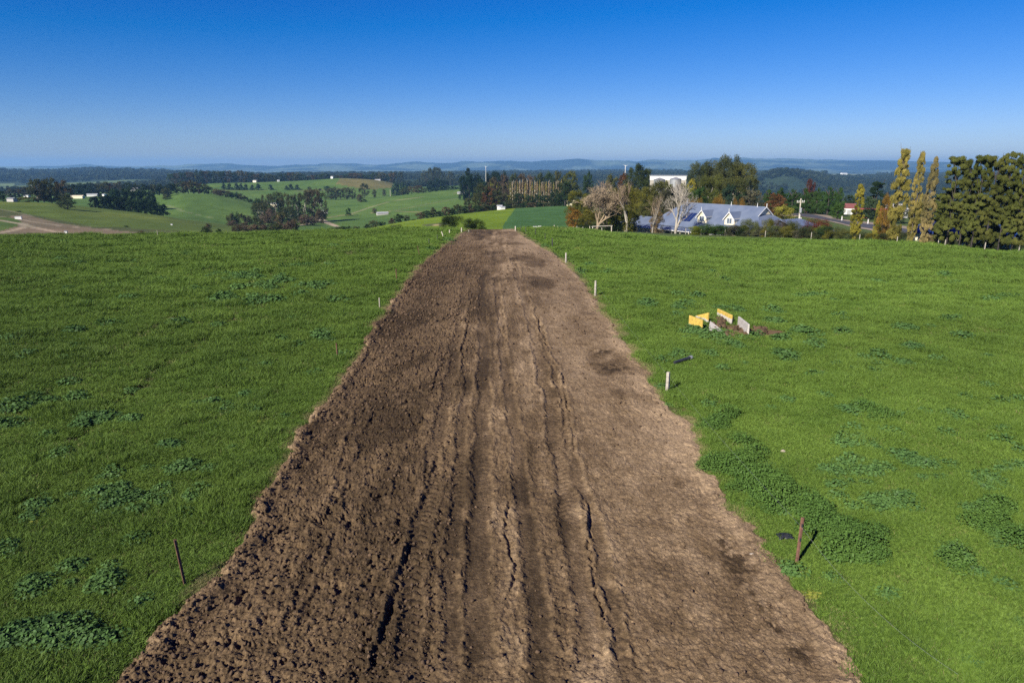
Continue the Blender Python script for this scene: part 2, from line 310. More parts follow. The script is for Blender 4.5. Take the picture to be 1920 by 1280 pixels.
# ---------------------------------------------------------------- ground sheet
cols = A
rows = [4, 60, 60, 70, 70, 16, 16, 46, 46, 24, 34, 20, 40, 16, 34, 44, 8, 14, 60, 6][:len(FE) - 1]
RD = []
for i, n in enumerate(rows):
    t = np.linspace(0, 1, n, endpoint=False)[:, None]; RD.append(FL[i][None] * (1 - t) + FL[i + 1][None] * t)
RD.append(FL[-1][None]); RD = np.exp(np.concatenate(RD))
GX = np.sin(cols)[None] * RD; GY = np.cos(cols)[None] * RD
GZ = Z(GX, GY)
D = RD
GZ -= .13 * wheel(GX, GY)
GZ -= .22 * (in_strip(GX, GY, -.25) & (D < 112))
far = sstep(1400, 2600, D)
GZ += far * (fbm(GX / 260, GY / 260, 3, 11) - .5) * 16 * np.clip(D / 4000, .5, 2)
GZ += sstep(7000, 9500, D) * ((fbm(GX / 1100, GY / 1100, 4, 12) - .5) * 95 + (1 - np.abs(2 * fbm(GX / 700, GY / 1600, 3, 15) - 1)) * 30 - 20) * (D < 16500)
gme = grid_mesh('ground', GX, GY, GZ)
# paddock colours (the crops, bare paddocks and tracks themselves)
px, py = proj(GX, GY, Z(GX, GY)); fr = (np.abs(np.arctan2(GX, GY)) < .9)
col = np.zeros(GX.shape + (3,)); base = np.array((.060, .105, .022)); col[:] = base
def poly_mask(P):
    ins = np.zeros(px.shape, bool); n = len(P)
    for i in range(n):
        x0, y0 = P[i]; x1, y1 = P[(i + 1) % n]
        c = ((y0 > py) != (y1 > py)); xi = (x1 - x0) * (py - y0) / ((y1 - y0) + 1e-9) + x0; ins ^= c & (px < xi)
    return ins & fr
def paint(P, c, dmin=105, dmax=99999, mixv=1.0):
    m = poly_mask(P) & (D > dmin) & (D < dmax); col[m] = col[m] * (1 - mixv) + np.array(c) * mixv
nz1 = fbm(GX / 40, GY / 40, 4, 20)[..., None]
m = D > 105
col[m] = np.array((.066, .128, .024))
hd = (D > 380) & (D < 1650); col[hd] = (.080, .138, .028)
# left hill slightly olive, brown paddock below it
m = (D > 105) & (D < 500) & (px < 480); col[m] = (.094, .128, .022)
paint([(-300, 470), (-300, 385), (0, 392), (60, 403), (170, 424), (330, 433), (420, 438), (420, 470)], (.080, .090, .030), 160, 420)
paint([(-40, 470), (20, 405), (45, 402), (110, 418), (180, 428), (260, 436), (330, 441), (330, 470)], (.175, .135, .085), 160, 420)
paint([(-300, 470), (-300, 399), (0, 406), (30, 410), (47, 420), (0, 433), (-300, 440)], (.075, .115, .022), 160, 420)
paint([(40, 448), (70, 438), (95, 437), (120, 441), (150, 443), (100, 449)], (.075, .115, .022), 160, 420)
def strokes(P, w, c, dmin, dmax, mixv=1.0):
    Q = []
    for p in P:
        x, y, z, d = hit(*p)
        if dmin < d < dmax: Q.append((x, y))
    if len(Q) < 2: return
    d = pline_dist(GX, GY, Q); m = np.exp(-(d / w) ** 4)[..., None] * ((D > dmin * .9) & (D < dmax * 1.1))[..., None] * mixv; col[:] = col * (1 - m) + np.array(c) * m
dirt = (.36, .29, .20)
strokes([(-60, 411), (0, 413), (40, 420), (90, 432), (130, 438), (175, 446)], 1.5, dirt, 150, 450)
strokes([(-40, 405), (30, 408), (55, 415), (90, 420), (140, 426), (220, 431)], .9, dirt, 150, 450, .6)
strokes([(-20, 440), (20, 433), (45, 426), (48, 420), (38, 418)], 1.2, dirt, 150, 450, .8)
strokes([(60, 449), (110, 442), (180, 447)], 1.0, dirt, 150, 450, .7)
strokes([(-10, 391), (20, 396), (60, 405)], .8, dirt, 150, 480, .4)
strokes([(312, 385), (345, 397), (375, 404), (410, 411)], 1.6, (.16, .19, .08), 400, 800, .8)
strokes([(555, 424), (600, 412), (600, 408), (632, 424)], 1.6, dirt, 380, 800)
strokes([(590, 408), (632, 425)], 1.8, dirt, 380, 800)
strokes([(540, 417), (585, 417)], 2.5, (.42, .33, .2), 380, 800)
strokes([(600, 410), (640, 404), (690, 399), (745, 396), (790, 398)], 1.8, (.20, .17, .09), 380, 900, .9)
strokes([(655, 402), (690, 390), (730, 378), (790, 370), (850, 363), (895, 356)], 1.6, (.20, .20, .10), 450, 1000, .9)
strokes([(700, 400), (745, 394), (800, 383), (860, 372)], 2.4, (.16, .17, .08), 450, 1000, .5)
strokes([(610, 335), (680, 341), (735, 346)], 6, (.17, .16, .07), 900, 1300, .8)
paint([(640, 330), (740, 338), (735, 352), (690, 356), (630, 345)], (.14, .13, .045), 900, 1500)
strokes([(418, 357), (560, 358), (660, 355)], 4, (.13, .12, .06), 800, 1500, .6)
# bright and dark crop fields on the near rise
paint([(540, 460), (700, 424), (860, 396), (975, 380), (975, 390), (945, 420), (935, 445), (860, 460)], (.125, .185, .012), 112, 410)
paint([(975, 378), (1100, 378), (1100, 430), (935, 450), (945, 420)], (.055, .120, .032), 112, 430)
paint([(835, 417), (845, 421), (825, 424), (800, 424), (790, 421)], (.09, .10, .04), 112, 410)
strokes([(818, 422), (835, 420)], 1.2, (.40, .30, .16), 112, 410)
# far farmland and bush
fo = (D > 1650) & (D < 7000); col[fo] = (.030, .048, .022)
patch = sstep(.60, .66, fbm(GX / 700, GY / 1500, 3, 60)) * ((D > 1700) & (D < 7000)); col[:] = col * (1 - patch[..., None]) + np.array((.10, .14, .05)) * patch[..., None]
paint([(1565, 368), (1602, 366), (1600, 374), (1568, 374)], (.11, .17, .05), 1000, 7000)
paint([(1555, 327), (1640, 325), (1640, 331), (1560, 332)], (.15, .17, .09), 1000, 7000)
paint([(-100, 344), (28, 344), (24, 350), (-100, 352)], (.12, .17, .07), 1000, 7000)
fh = D > 7000; q = fbm(GX / 500, GY / 900, 4, 70)[..., None]; q = np.clip((q - .45) * 7, 0, 1)
col[fh] = (np.array((.018, .036, .030)) * (1 - q) + np.array((.12, .16, .10)) * q)[fh]
col *= np.where((D > 105)[..., None], 1 + (nz1 - .5) * np.array((.75, .5, .5)), 1) * (1 + ((fbm(GX / 9, GY / 9, 3, 24)[..., None] - .5) * .3) * (D > 105)[..., None])
# under the pasture sward: ground colour darkened to deepen the shade between blades
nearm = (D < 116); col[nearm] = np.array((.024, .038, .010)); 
midm = (D < 300) & (D > 112) & (px > 1065) & fr; col[midm] = (.07, .10, .03)
for p, r_ in (((1428, 624), 2.6), ((1400, 602), 1.7), ((1365, 618), 1.3), ((1390, 622), .8), ((1275, 607), .7), ((1440, 978), .3), ((1580, 1170), .35), ((630, 640), .3), ((1285, 770), .55), ((1300, 790), .4)):
    bx, by = hit(*p)[:2]; mm_ = (np.exp(-(((GX - bx) / r_) ** 2 + ((GY - by) / r_ / .8) ** 2)) * (D < 60))[..., None]; mm_ = np.clip(mm_ * 1.6, 0, 1); col = col * (1 - mm_) + np.array((.15, .095, .055)) * mm_
mm_ = (in_strip(GX, GY, .5) & (D < 110))[..., None]; col = np.where(mm_, np.array((.075, .085, .028)), col)
wm = wheel(GX, GY, .12)[..., None]; col = col * (1 - .2 * wm)  # shadow of the wheel grooves put into the ground colour
vcol(gme, 'paddock', col.reshape(-1, 3))
m_, nt, out = newmat('ground'); at_ = N(nt, 'ShaderNodeAttribute', attribute_name='paddock')
c = mulcol(nt, at_.outputs['Color'], (.86, .88, .84), (1.12, 1.1, 1.1), .12, 8.0, 'pos'); c = mulcol(nt, c, (.8, .82, .8), (1.2, 1.18, 1.15), 1.5, 4.0, 'pos')
b = N(nt, 'ShaderNodeBsdfPrincipled', Roughness=.95); b.inputs['Specular IOR Level'].default_value = .1; nt.links.new(c, b.inputs['Base Color'])
nz = N(nt, 'ShaderNodeTexNoise', Scale=.9, Detail=8.0); g = nt.nodes.new('ShaderNodeNewGeometry'); nt.links.new(g.outputs['Position'], nz.inputs['Vector'])
bp = N(nt, 'ShaderNodeBump', Strength=.6, Distance=.25); nt.links.new(nz.outputs[0], bp.inputs['Height']); nt.links.new(bp.outputs[0], b.inputs['Normal'])
nt.links.new(b.outputs[0], out.inputs[0])
tag(link('ground', gme, m_), kind='structure')
# ---------------------------------------------------------------- bare earth strip
y0s = 8.5; nr = 1150; ys = [y0s]
while ys[-1] < 118: ys.append(ys[-1] + max(.022, .00042 * ys[-1] ** 1.72))
ys = np.array(ys); nc = 760; u = np.linspace(0, 1, nc)
YL, YR = xl(ys) - .1, xr(ys) + .1
SX = YL[:, None] * (1 - u) + YR[:, None] * u; SY = np.repeat(ys[:, None], nc, 1)
dl = SX - xl(SY); dr = xr(SY) - SX
W = np.maximum(dl + dr, 1); tt = dl / W                       # 0 at the left edge, 1 at the right
fine = np.clip(16 / SY, .25, 1)
leftz = 1 - sstep(.30, .47, tt + .10 * (fbm(SX * .2, SY * .12, 2, 81) - .5)); rightz = sstep(.60, .74, tt + .10 * (fbm(SX * .2, SY * .12, 2, 82) - .5)); midz = 1 - np.maximum(leftz, rightz)
cl1 = fbm(SX * 3.2, SY * 3.2, 3, 83); cl2 = fbm(SX * 9, SY * 9, 3, 84); cl3 = fbm(SX * 24, SY * 24, 2, 85)
ridged = 1 - np.abs(2 * cl2 - 1)
cl4 = fbm(SX * 46, SY * 46, 1, 89)
hh = (cl4 - .5) * .022 * fine + leftz * ((cl1 - .5) * .08 + np.maximum(cl2 - .5, 0) * .13 + (cl3 - .5) * .085) + midz * ((cl1 - .5) * .04 + (cl2 - .5) * .07 + (cl3 - .5) * .045) + rightz * ((cl1 - .5) * .035 + (cl2 - .5) * .04 + (cl3 - .5) * .034)
pits = sstep(.64, .76, fbm(SX * 4.3, SY * 3.6, 3, 86)) * (leftz * .065 + .015); hh -= pits
# long furrows left by the blade and the wheels
lon = fbm(SX * 1.7 + .25 * fbm(SX * .2, SY * .15, 2, 88), SY * .10, 3, 87); hh += (lon - .5) * (.03 * midz + .045 * leftz + .02 * rightz)
wet = np.zeros_like(hh); lugt = np.zeros_like(hh)
def rut(P, w=.10, dep=.13, lip=.05, side=1, wid=0.0):
    w *= .5; lip *= .6
    global hh, wet, lugt
    Q = [hit(*p)[:2] for p in P]; Q = np.array(Q); o = np.argsort(Q[:, 1]); Q = Q[o]
    xc = np.interp(SY, Q[:, 1], Q[:, 0]) + (fbm(SY * .5, SY * 0 + P[0][0], 2, 90) - .5) * .30 + (fbm(SY * 5, SY * 0 + P[0][0], 3, 91) - .5) * .16
    k = sstep(Q[0, 1], Q[0, 1] + .8, SY) * (1 - sstep(Q[-1, 1] - .8, Q[-1, 1], SY)); ww = w * (.7 + .6 * noise(SY * 1.3, SY * 0 + P[0][0], 92)); s = SX - xc
    brk = sstep(.38, .6, noise(SY * .8, SY * 0 + 5 + P[0][0], 93))
    if wid:                                                   # flat wheel track with lug marks
        inn = sstep(-wid, -wid + .08, s) * (1 - sstep(wid - .08, wid, s)) * k
        lug = np.sin((SY * 2 + np.abs(s) * 1.6) * 2 * math.pi * 1.9) * .5 + .5; 
        hh = hh * (1 - .7 * inn) + inn * (-.028 - .04 * lug * np.clip(noise(SX * .9, SY * .22, 99) * 3 - 1.1, 0, 1)); wet = np.maximum(wet, inn * .4); lugt = np.where(inn > .3, (lug - .5) * inn * np.clip(noise(SX * .9, SY * .22, 99) * 3 - 1.1, 0, 1), lugt)
        hh = hh + k * .026 * (np.exp(-((s - wid - .06) / .07) ** 2) + np.exp(-((s + wid + .06) / .07) ** 2)) * (.3 + ridged)
    else:
        dep = dep * .30
        hh = hh - dep * k * brk * np.exp(-(s / ww) ** 4) + lip * k * (.4 + ridged) * np.exp(-((s + side * ww * 1.9) / (ww * 1.1)) ** 2)
for P, wd in (([(760, 1270), (770, 1150), (790, 1000), (815, 860), (845, 700), (862, 600), (880, 500)], .26),
              ([(905, 1275), (900, 1100), (905, 950), (905, 800), (905, 650), (905, 520)], .30),
              ([(1010, 1275), (1005, 1150), (985, 950), (965, 800), (945, 650), (930, 520)], .24),
              ([(1110, 1275), (1100, 1150), (1075, 980), (1050, 850), (1020, 700), (985, 560), (960, 480)], .30),
              ([(1180, 1275), (1140, 1100), (1100, 930), (1060, 780), (1040, 700), (1005, 590)], .18),
              ([(845, 1275), (850, 1100), (862, 900), (875, 700)], .2)): rut(P, wid=wd)
rut([(695, 1280), (712, 1230), (733, 1130), (752, 1080), (768, 1040), (778, 1008)], .13, .22, .10, 1)
rut([(795, 960), (808, 920), (815, 880), (830, 850)], .12, .2, .09, 1)
rut([(728, 940), (742, 900), (755, 862)], .11, .2, .08, 1)
rut([(808, 745), (822, 690), (830, 640)], .10, .16, .07, 1)
rut([(860, 720), (870, 640), (884, 560)], .09, .14, .06, 1)
rut([(932, 600), (945, 640), (948, 660)], .10, .2, .06, -1)
rut([(954, 1125), (963, 1060), (948, 1040), (952, 1000), (960, 900), (955, 840)], .08, .15, .05, 1)
rut([(950, 1220), (950, 1170), (960, 1120)], .08, .15, .05, 1)
rut([(1102, 930), (1108, 1010), (1118, 1060), (1130, 1130), (1148, 1200)], .08, .16, .07, 1)
rut([(1000, 570), (1020, 640), (1050, 700), (1062, 760), (1085, 860)], .10, .12, .09, 1)
rut([(1150, 1060), (1175, 1160), (1205, 1270)], .12, .10, .05, 1)
rut([(640, 980), (660, 900), (690, 800), (700, 760)], .12, .07, .05, 1)
rut([(560, 1200), (600, 1080), (632, 980)], .14, .07, .05, 1)
rut([(500, 1270), (540, 1160), (600, 1000), (640, 880), (690, 740)], .16, .05, .06, 1)
hh += .13 * np.exp(-((dl - .30) / .22) ** 2) * (.35 + fbm(SX * 2.2, SY * 2.2, 3, 95)) + .03 * np.exp(-((dr - .3) / .25) ** 2) * cl1 * 2
base = Z(SX, SY); edgef = sstep(-.1, .06, dl) * sstep(-.1, .06, dr)
SZ = base + .02 - .25 * (1 - edgef) + (hh * edgef) * (.55 + .45 * np.clip(30 / SY, 0, 1))
sme = grid_mesh('bare_earth', SX, SY, SZ)
tone = .30 + .48 * sstep(.48, .8, tt) + .12 * midz
tone += (lon - .5) * .7 * (midz + .3) + (fbm(SX * .5, SY * .13, 4, 96) - .5) * .75 + (fbm(SX * 2.3, SY * 1.5, 4, 97) - .5) * .5 + (fbm(SX * 9, SY * 5, 3, 130) - .5) * .35
tone += .36 * np.exp(-(dl / .34) ** 2) + .25 * np.exp(-(dr / .8) ** 2) + (sstep(45, 90, SY)) * .12
tone -= .35 * sstep(.62, .74, fbm(SX * .45, SY * .22, 3, 98)) + wet * .35
for P, r_ in (((1392, 1062), .28), ((1365, 1042), .10), ((1396, 1096), .10), ((1410, 1115), .08), ((1430, 1138), .16), ((1446, 1176), .12), ((1458, 1185), .08), ((1498, 1225), .20), ((1375, 1060), .15), ((1150, 690), .6), ((1130, 660), .5), ((800, 528), 1.6), ((700, 790), 1.3), ((1355, 1010), .2), ((1360, 1030), .2), ((780, 740), .6)):
    X_, Y_, _, _ = hit(*P); tone -= .75 * np.exp(-(((SX - X_) / r_) ** 2 + ((SY - Y_) / (r_ * 1.3)) ** 2)) * sstep(.38, .56, fbm(SX * 6, SY * 6, 3, 131)) * 1.3
tone += lugt * .35 + midz * (fbm(SX * 1.6, SY * .55, 4, 120) - .5) * .7
tone = np.clip(tone, -.1, 1.15)[..., None]
dark, mid_, pale = np.array((.058, .039, .021)), np.array((.150, .102, .056)), np.array((.30, .215, .128))
sc_ = np.where(tone < .5, dark + (mid_ - dark) * np.clip(tone * 2, 0, 1), mid_ + (pale - mid_) * np.clip(tone * 2 - 1, 0, 1.2))
vcol(sme, 'soil_tone', sc_.reshape(-1, 3))
m_, nt, out = newmat('bare_earth'); at_ = N(nt, 'ShaderNodeAttribute', attribute_name='soil_tone')
c = mulcol(nt, at_.outputs['Color'], (.72, .72, .72), (1.25, 1.24, 1.22), 9.0, 6.0, 'pos'); c = mulcol(nt, c, (.85, .85, .85), (1.5, 1.5, 1.5), 30.0, 2.0, 'pos', 0, .5, .8)
b = N(nt, 'ShaderNodeBsdfPrincipled', Roughness=.95); b.inputs['Specular IOR Level'].default_value = .12; nt.links.new(c, b.inputs['Base Color'])
nz = N(nt, 'ShaderNodeTexNoise', Scale=14.0, Detail=8.0, Roughness=.65); g = nt.nodes.new('ShaderNodeNewGeometry'); nt.links.new(g.outputs['Position'], nz.inputs['Vector'])
bp = N(nt, 'ShaderNodeBump', Strength=.8, Distance=.06); nt.links.new(nz.outputs[0], bp.inputs['Height']); nt.links.new(bp.outputs[0], b.inputs['Normal'])
nt.links.new(b.outputs[0], out.inputs[0]); M_soil = m_
tag(link('dirt_track', sme, m_), kind='structure')
from mathutils.bvhtree import BVHTree
# ---------------------------------------------------------------- scatter (one object of stuff: points carrying instances)
def hidden_proto(name, V, Fc, mat):
    me = np_mesh(name, V, Fc); me.materials.append(mat); o = bpy.data.objects.new(name, me); return o
def scatter(name, P, rot, scl, idx, protos, kind='stuff'):
    me = bpy.data.meshes.new(name); me.vertices.add(len(P)); me.vertices.foreach_set('co', np.asarray(P, np.float32).ravel())
    a = me.attributes.new('rot', 'FLOAT_VECTOR', 'POINT'); a.data.foreach_set('vector', np.asarray(rot, np.float32).ravel())
    a = me.attributes.new('scl', 'FLOAT_VECTOR', 'POINT'); a.data.foreach_set('vector', np.asarray(scl, np.float32).ravel())
    a = me.attributes.new('idx', 'INT', 'POINT'); a.data.foreach_set('value', np.asarray(idx, np.int32).ravel())
    o = bpy.data.objects.new(name, me); C.objects.link(o)
    ng = bpy.data.node_groups.new(name + '_scatter', 'GeometryNodeTree'); ng.interface.new_socket('Geometry', in_out='INPUT', socket_type='NodeSocketGeometry'); ng.interface.new_socket('Geometry', in_out='OUTPUT', socket_type='NodeSocketGeometry')
    gi = ng.nodes.new('NodeGroupInput'); go = ng.nodes.new('NodeGroupOutput'); ip = ng.nodes.new('GeometryNodeInstanceOnPoints'); jg = ng.nodes.new('GeometryNodeJoinGeometry')
    for p in protos:
        oi = ng.nodes.new('GeometryNodeObjectInfo'); oi.inputs['Object'].default_value = p; oi.inputs['As Instance'].default_value = True; ng.links.new(oi.outputs['Geometry'], jg.inputs[0])
    def na(t, n):
        q = ng.nodes.new('GeometryNodeInputNamedAttribute'); q.data_type = t; q.inputs['Name'].default_value = n; return q.outputs[0]
    ip.inputs['Pick Instance'].default_value = True
    ng.links.new(gi.outputs[0], ip.inputs['Points']); ng.links.new(jg.outputs[0], ip.inputs['Instance']); ng.links.new(na('INT', 'idx'), ip.inputs['Instance Index'])
    ng.links.new(na('FLOAT_VECTOR', 'rot'), ip.inputs['Rotation']); ng.links.new(na('FLOAT_VECTOR', 'scl'), ip.inputs['Scale']); ng.links.new(ip.outputs[0], go.inputs[0])
    md = o.modifiers.new('scatter', 'NODES'); md.node_group = ng; o['kind'] = kind; return o
def blades(n, rad, h0, h1, w, lean, seed, fall=1.0):
    g = np.random.default_rng(seed); r = rad * np.sqrt(g.random(n)) ** fall; a = g.random(n) * 6.283; bx, by = r * np.cos(a), r * np.sin(a)
    hh_ = h0 + (h1 - h0) * g.random(n) * (1 - .5 * (r / rad) ** 2); d = g.random(n) * 6.283; f = g.random(n) * 6.283; L = lean * hh_ * (.4 + g.random(n))
    wx, wy = np.cos(f) * w / 2, np.sin(f) * w / 2; lx, ly = np.cos(d) * L, np.sin(d) * L; z0 = np.full(n, -.02)
    V = np.stack([np.stack([bx - wx, by - wy, z0], 1), np.stack([bx + wx, by + wy, z0], 1), np.stack([bx + wx * .8 + lx * .4, by + wy * .8 + ly * .4, hh_ * .6], 1), np.stack([bx - wx * .8 + lx * .4, by - wy * .8 + ly * .4, hh_ * .6], 1), np.stack([bx + lx, by + ly, hh_], 1)], 1).reshape(-1, 3)
    k = np.arange(n)[:, None] * 5; Fc = np.concatenate([k + [0, 1, 2], k + [0, 2, 3], k + [3, 2, 4]]); return V, Fc
gp = [hidden_proto('grass_patch', *blades(330, .45, .02, .15, .012, .6, s), M_grass) for s in (1, 2, 3)] + [hidden_proto('grass_tuft', *blades(170, .20, .08, .22, .013, .8, s, 1.3), M_grass) for s in (4, 5)] + [hidden_proto('dead_blades', *blades(26, .40, .04, .13, .011, 1.2, 6), M_dry)]
g = rng; n0 = 120000
lo, hi = 9.0, 122.0
# ground distance drawn so that patches thin out as they grow with distance
def sD(D): return np.maximum(1, D / 20)
tb = np.linspace(lo, hi, 2000); pdf = tb / sD(tb) ** 1.75; cdf = np.cumsum(pdf); cdf /= cdf[-1]
Dg = np.interp(g.random(n0), cdf, tb); az = (g.random(n0) * 2 - 1) * .78; gx, gy = Dg * np.sin(az), Dg * np.cos(az)
PAD = hit(1345, 620)[:2]
keep = ~in_strip(gx, gy, 0) & ~((gx > xl(gy) - .34 * (sD(Dg) - .7)) & (gx < xr(gy) + .34 * (sD(Dg) - .7))) & (g.random(n0) > .90 * wheel(gx, gy, .34 * sD(Dg) - .12))
dpad = np.hypot((gx - PAD[0]) / 2.4, (gy - PAD[1]) / 2.0); keep &= (g.random(n0) > .75 * np.exp(-dpad ** 2))
bare = [(hit(*p)[:2], r_) for p, r_ in (((1428, 624), 2.5), ((1400, 602), 1.6), ((1365, 618), 1.4), ((1390, 622), .9), ((1275, 607), .6), ((1440, 978), .28), ((1580, 1170), .3), ((630, 640), .3), ((1285, 770), .5), ((1300, 790), .4))]
for (bx, by), r_ in bare: keep &= g.random(n0) > 1.25 * np.exp(-(((gx - bx) / r_) ** 2 + ((gy - by) / r_ / .8) ** 2))
# past the crest only a little way
kl = np.interp(az, A, FD[4]) + 6; keep &= Dg < kl
gx, gy, Dg = gx[keep], gy[keep], Dg[keep]; n = len(gx)
s = sD(Dg) * (.75 + .5 * g.random(n)); tall = sstep(.45, .75, fbm(gx * .5, gy * .5, 3, 101)); zs = s ** .62 * (.55 + .6 * tall) * (.5 + .9 * g.random(n) ** 1.5)
idx = g.integers(0, 3, n); tf = g.random(n) < .05 + .13 * tall; idx[tf] = g.integers(3, 5, tf.sum()); idx[g.random(n) < .065] = 5
gz = Z(gx, gy) - .07 * wheel(gx, gy)
scatter('grass', np.stack([gx, gy, gz], 1), np.stack([np.zeros(n), np.zeros(n), g.random(n) * 6.283], 1), np.stack([s, s, zs], 1), idx, gp)
print('grass patches', n)
# broad-leaved weeds
def leaves(n, rad, h, size, seed, up=.5):
    g = np.random.default_rng(seed); r = rad * np.sqrt(g.random(n)); a = g.random(n) * 6.283; z = h * (.25 + .75 * g.random(n)) * (1 - .55 * (r / rad) ** 2)
    c = np.stack([r * np.cos(a), r * np.sin(a), z], 1); nrm = g.normal(size=(n, 3)) * .45; nrm[:, 2] += 1; nrm[:, :2] += np.stack([np.cos(a), np.sin(a)], 1) * up * (r / rad)[:, None]
    nrm /= np.linalg.norm(nrm, axis=1)[:, None]; t = np.cross(nrm, g.normal(size=(n, 3))); t /= np.linalg.norm(t, axis=1)[:, None]; b_ = np.cross(nrm, t); s_ = size * (.6 + .8 * g.random(n))[:, None]
    pts = []
    for k, rr in enumerate((1.0, .85, 1.05, .85, 1.0, .6)):
        q = k * 6.283 / 6; pts.append(c + (t * math.cos(q) + b_ * math.sin(q)) * s_ * rr - nrm * s_ * .12 * (k % 2))
    V = np.stack(pts, 1).reshape(-1, 3); return V, (np.arange(n)[:, None] * 6 + np.arange(6)).astype(int)
wp = [hidden_proto('weed_clump', *leaves(110, .32, .22, .036, s), M_weed) for s in (11, 12)]
npr = [hidden_proto('nettle_clump', *leaves(260, .34, .42, .022, s), M_nettle) for s in (13, 14)]
def cluster(L, dens=1.0, thin=0.0):
    P = []
    for (cx, cy, rx, ry, k) in L:
        for _ in range(int(k * dens)):
            a = random.gauss(0, .5), random.gauss(0, .5); x, y, z, d = hit(cx + a[0] * rx, max(cy + a[1] * ry, 446))
            if thin and float(fbm(np.array([x * 1.5]), np.array([y * 1.5]), 3, 111)[0]) < thin + .10 * (abs(a[0]) + abs(a[1])): continue
            if d < 105 and not bool(in_strip(np.array([x]), np.array([y]), -.05)[0]): P.append((x, y, z))
    return np.array(P)
WL = [(215, 925, 85, 40, 60), (300, 930, 60, 22, 22), (440, 772, 75, 14, 40), (150, 787, 22, 10, 12), (200, 787, 20, 8, 12), (240, 787, 12, 5, 5), (90, 757, 30, 8, 12), (20, 765, 34, 12, 14), (65, 1098, 40, 18, 14), (195, 1095, 34, 16, 14), (110, 1195, 105, 26, 50),
      (70, 1190, 60, 12, 18), (610, 635, 22, 10, 14), (455, 693, 14, 8, 8), (490, 688, 16, 5, 6), (462, 743, 12, 7, 6), (315, 835, 26, 14, 16), (340, 880, 30, 12, 10), (190, 605, 26, 7, 8), (450, 522, 60, 8, 26), (500, 540, 40, 6, 12), (530, 527, 40, 6, 12), (420, 562, 20, 5, 6), (470, 565, 50, 5, 14), (340, 607, 14, 5, 5), (10, 797, 14, 7, 5),
      (20, 1030, 30, 16, 6), (130, 722, 14, 5, 4), (580, 500, 50, 5, 12), (600, 540, 36, 6, 8), (350, 870, 20, 9, 5),
      (1205, 572, 22, 8, 9), (1290, 580, 40, 10, 14), (1340, 585, 40, 6, 12), (1320, 632, 40, 12, 14), (1300, 620, 30, 10, 12), (1370, 648, 28, 8, 8), (1415, 635, 12, 10, 7), (1460, 635, 22, 12, 10), (1520, 645, 26, 14, 10), (1275, 668, 24, 8, 14), (1475, 670, 26, 10, 8), (1530, 705, 22, 8, 7), (1440, 600, 40, 14, 8), (1500, 625, 16, 6, 4), (1235, 677, 6, 4, 2),
      (1640, 880, 80, 26, 46), (1700, 870, 60, 26, 34), (1600, 830, 50, 12, 18), (1650, 810, 50, 10, 14), (1660, 950, 60, 22, 24), (1840, 915, 60, 24, 40), (1870, 950, 60, 30, 34), (1740, 900, 40, 12, 12), (1520, 925, 34, 12, 12), (1870, 755, 50, 10, 12), (1880, 810, 26, 8, 7), (1790, 780, 50, 8, 9), (1760, 778, 16, 6, 5), (1900, 880, 40, 20, 10), (1620, 770, 50, 14, 12), (1550, 885, 30, 8, 6), (1700, 930, 50, 20, 12), (1415, 865, 24, 8, 8), (1390, 820, 30, 8, 8), (1790, 1045, 14, 14, 7), (1890, 560, 30, 6, 5), (1780, 600, 30, 6, 4), (1500, 560, 60, 6, 6)]
random.seed(31); WL += [(random.uniform(0, 1920), 450 + 800 * random.random() ** 1.4, 9, 4, random.choice([1, 1, 2, 3])) for _ in range(420)]
P = cluster(WL, 1.5, .40); dd = np.hypot(P[:, 0], P[:, 1]); n = len(P); s = (.45 + .75 * rng.random(n)) * np.clip(dd / 22, 1, 2.2)
scatter('broadleaf_weeds', P, np.stack([np.zeros(n), np.zeros(n), rng.random(n) * 6.283], 1), np.stack([s, s, s * .9], 1), rng.integers(0, 2, n), wp)
NL = [(1380, 820, 30, 28, 40), (1350, 790, 36, 20, 30), (1315, 765, 30, 14, 22), (1275, 748, 28, 7, 14), (1395, 875, 45, 34, 70), (1440, 905, 60, 30, 90), (1470, 935, 60, 20, 60), (1530, 960, 50, 24, 50), (1560, 990, 50, 24, 30), (1590, 1010, 40, 28, 44), (1600, 1050, 46, 30, 60), (1625, 1080, 30, 16, 20), (1870, 960, 40, 36, 60), (1850, 985, 30, 26, 24), (1620, 775, 50, 18, 30), (1645, 790, 40, 10, 14), (1740, 1000, 12, 12, 6), (1310, 870, 14, 20, 12), (1900, 1010, 20, 20, 10), (1790, 1060, 14, 12, 6), (1340, 870, 16, 22, 14), (1520, 1000, 14, 8, 6)]
P = cluster(NL, 1.5, .43); n = len(P); s = .45 + .75 * rng.random(n) ** 1.3
scatter('nettle_patch', P, np.stack([np.zeros(n), np.zeros(n), rng.random(n) * 6.283], 1), np.stack([s, s, s * (.7 + .6 * rng.random(n))], 1), rng.integers(0, 2, n), npr)
# yellowing rosettes
yp = [hidden_proto('yellow_rosette', *leaves(16, .22, .12, .075, 21), M_ylw)]
P = cluster([(1085, 468, 16, 2, 16), (1522, 1114, 12, 4, 5), (480, 785, 14, 8, 3), (60, 975, 20, 8, 3), (45, 458, 6, 2, 3)]); n = len(P); dd = np.hypot(P[:, 0], P[:, 1]); s = np.clip(dd / 25, .8, 2.4)
scatter('yellow_leaves', P, np.zeros((n, 3)), np.stack([s, s, s], 1), np.zeros(n, int), yp)
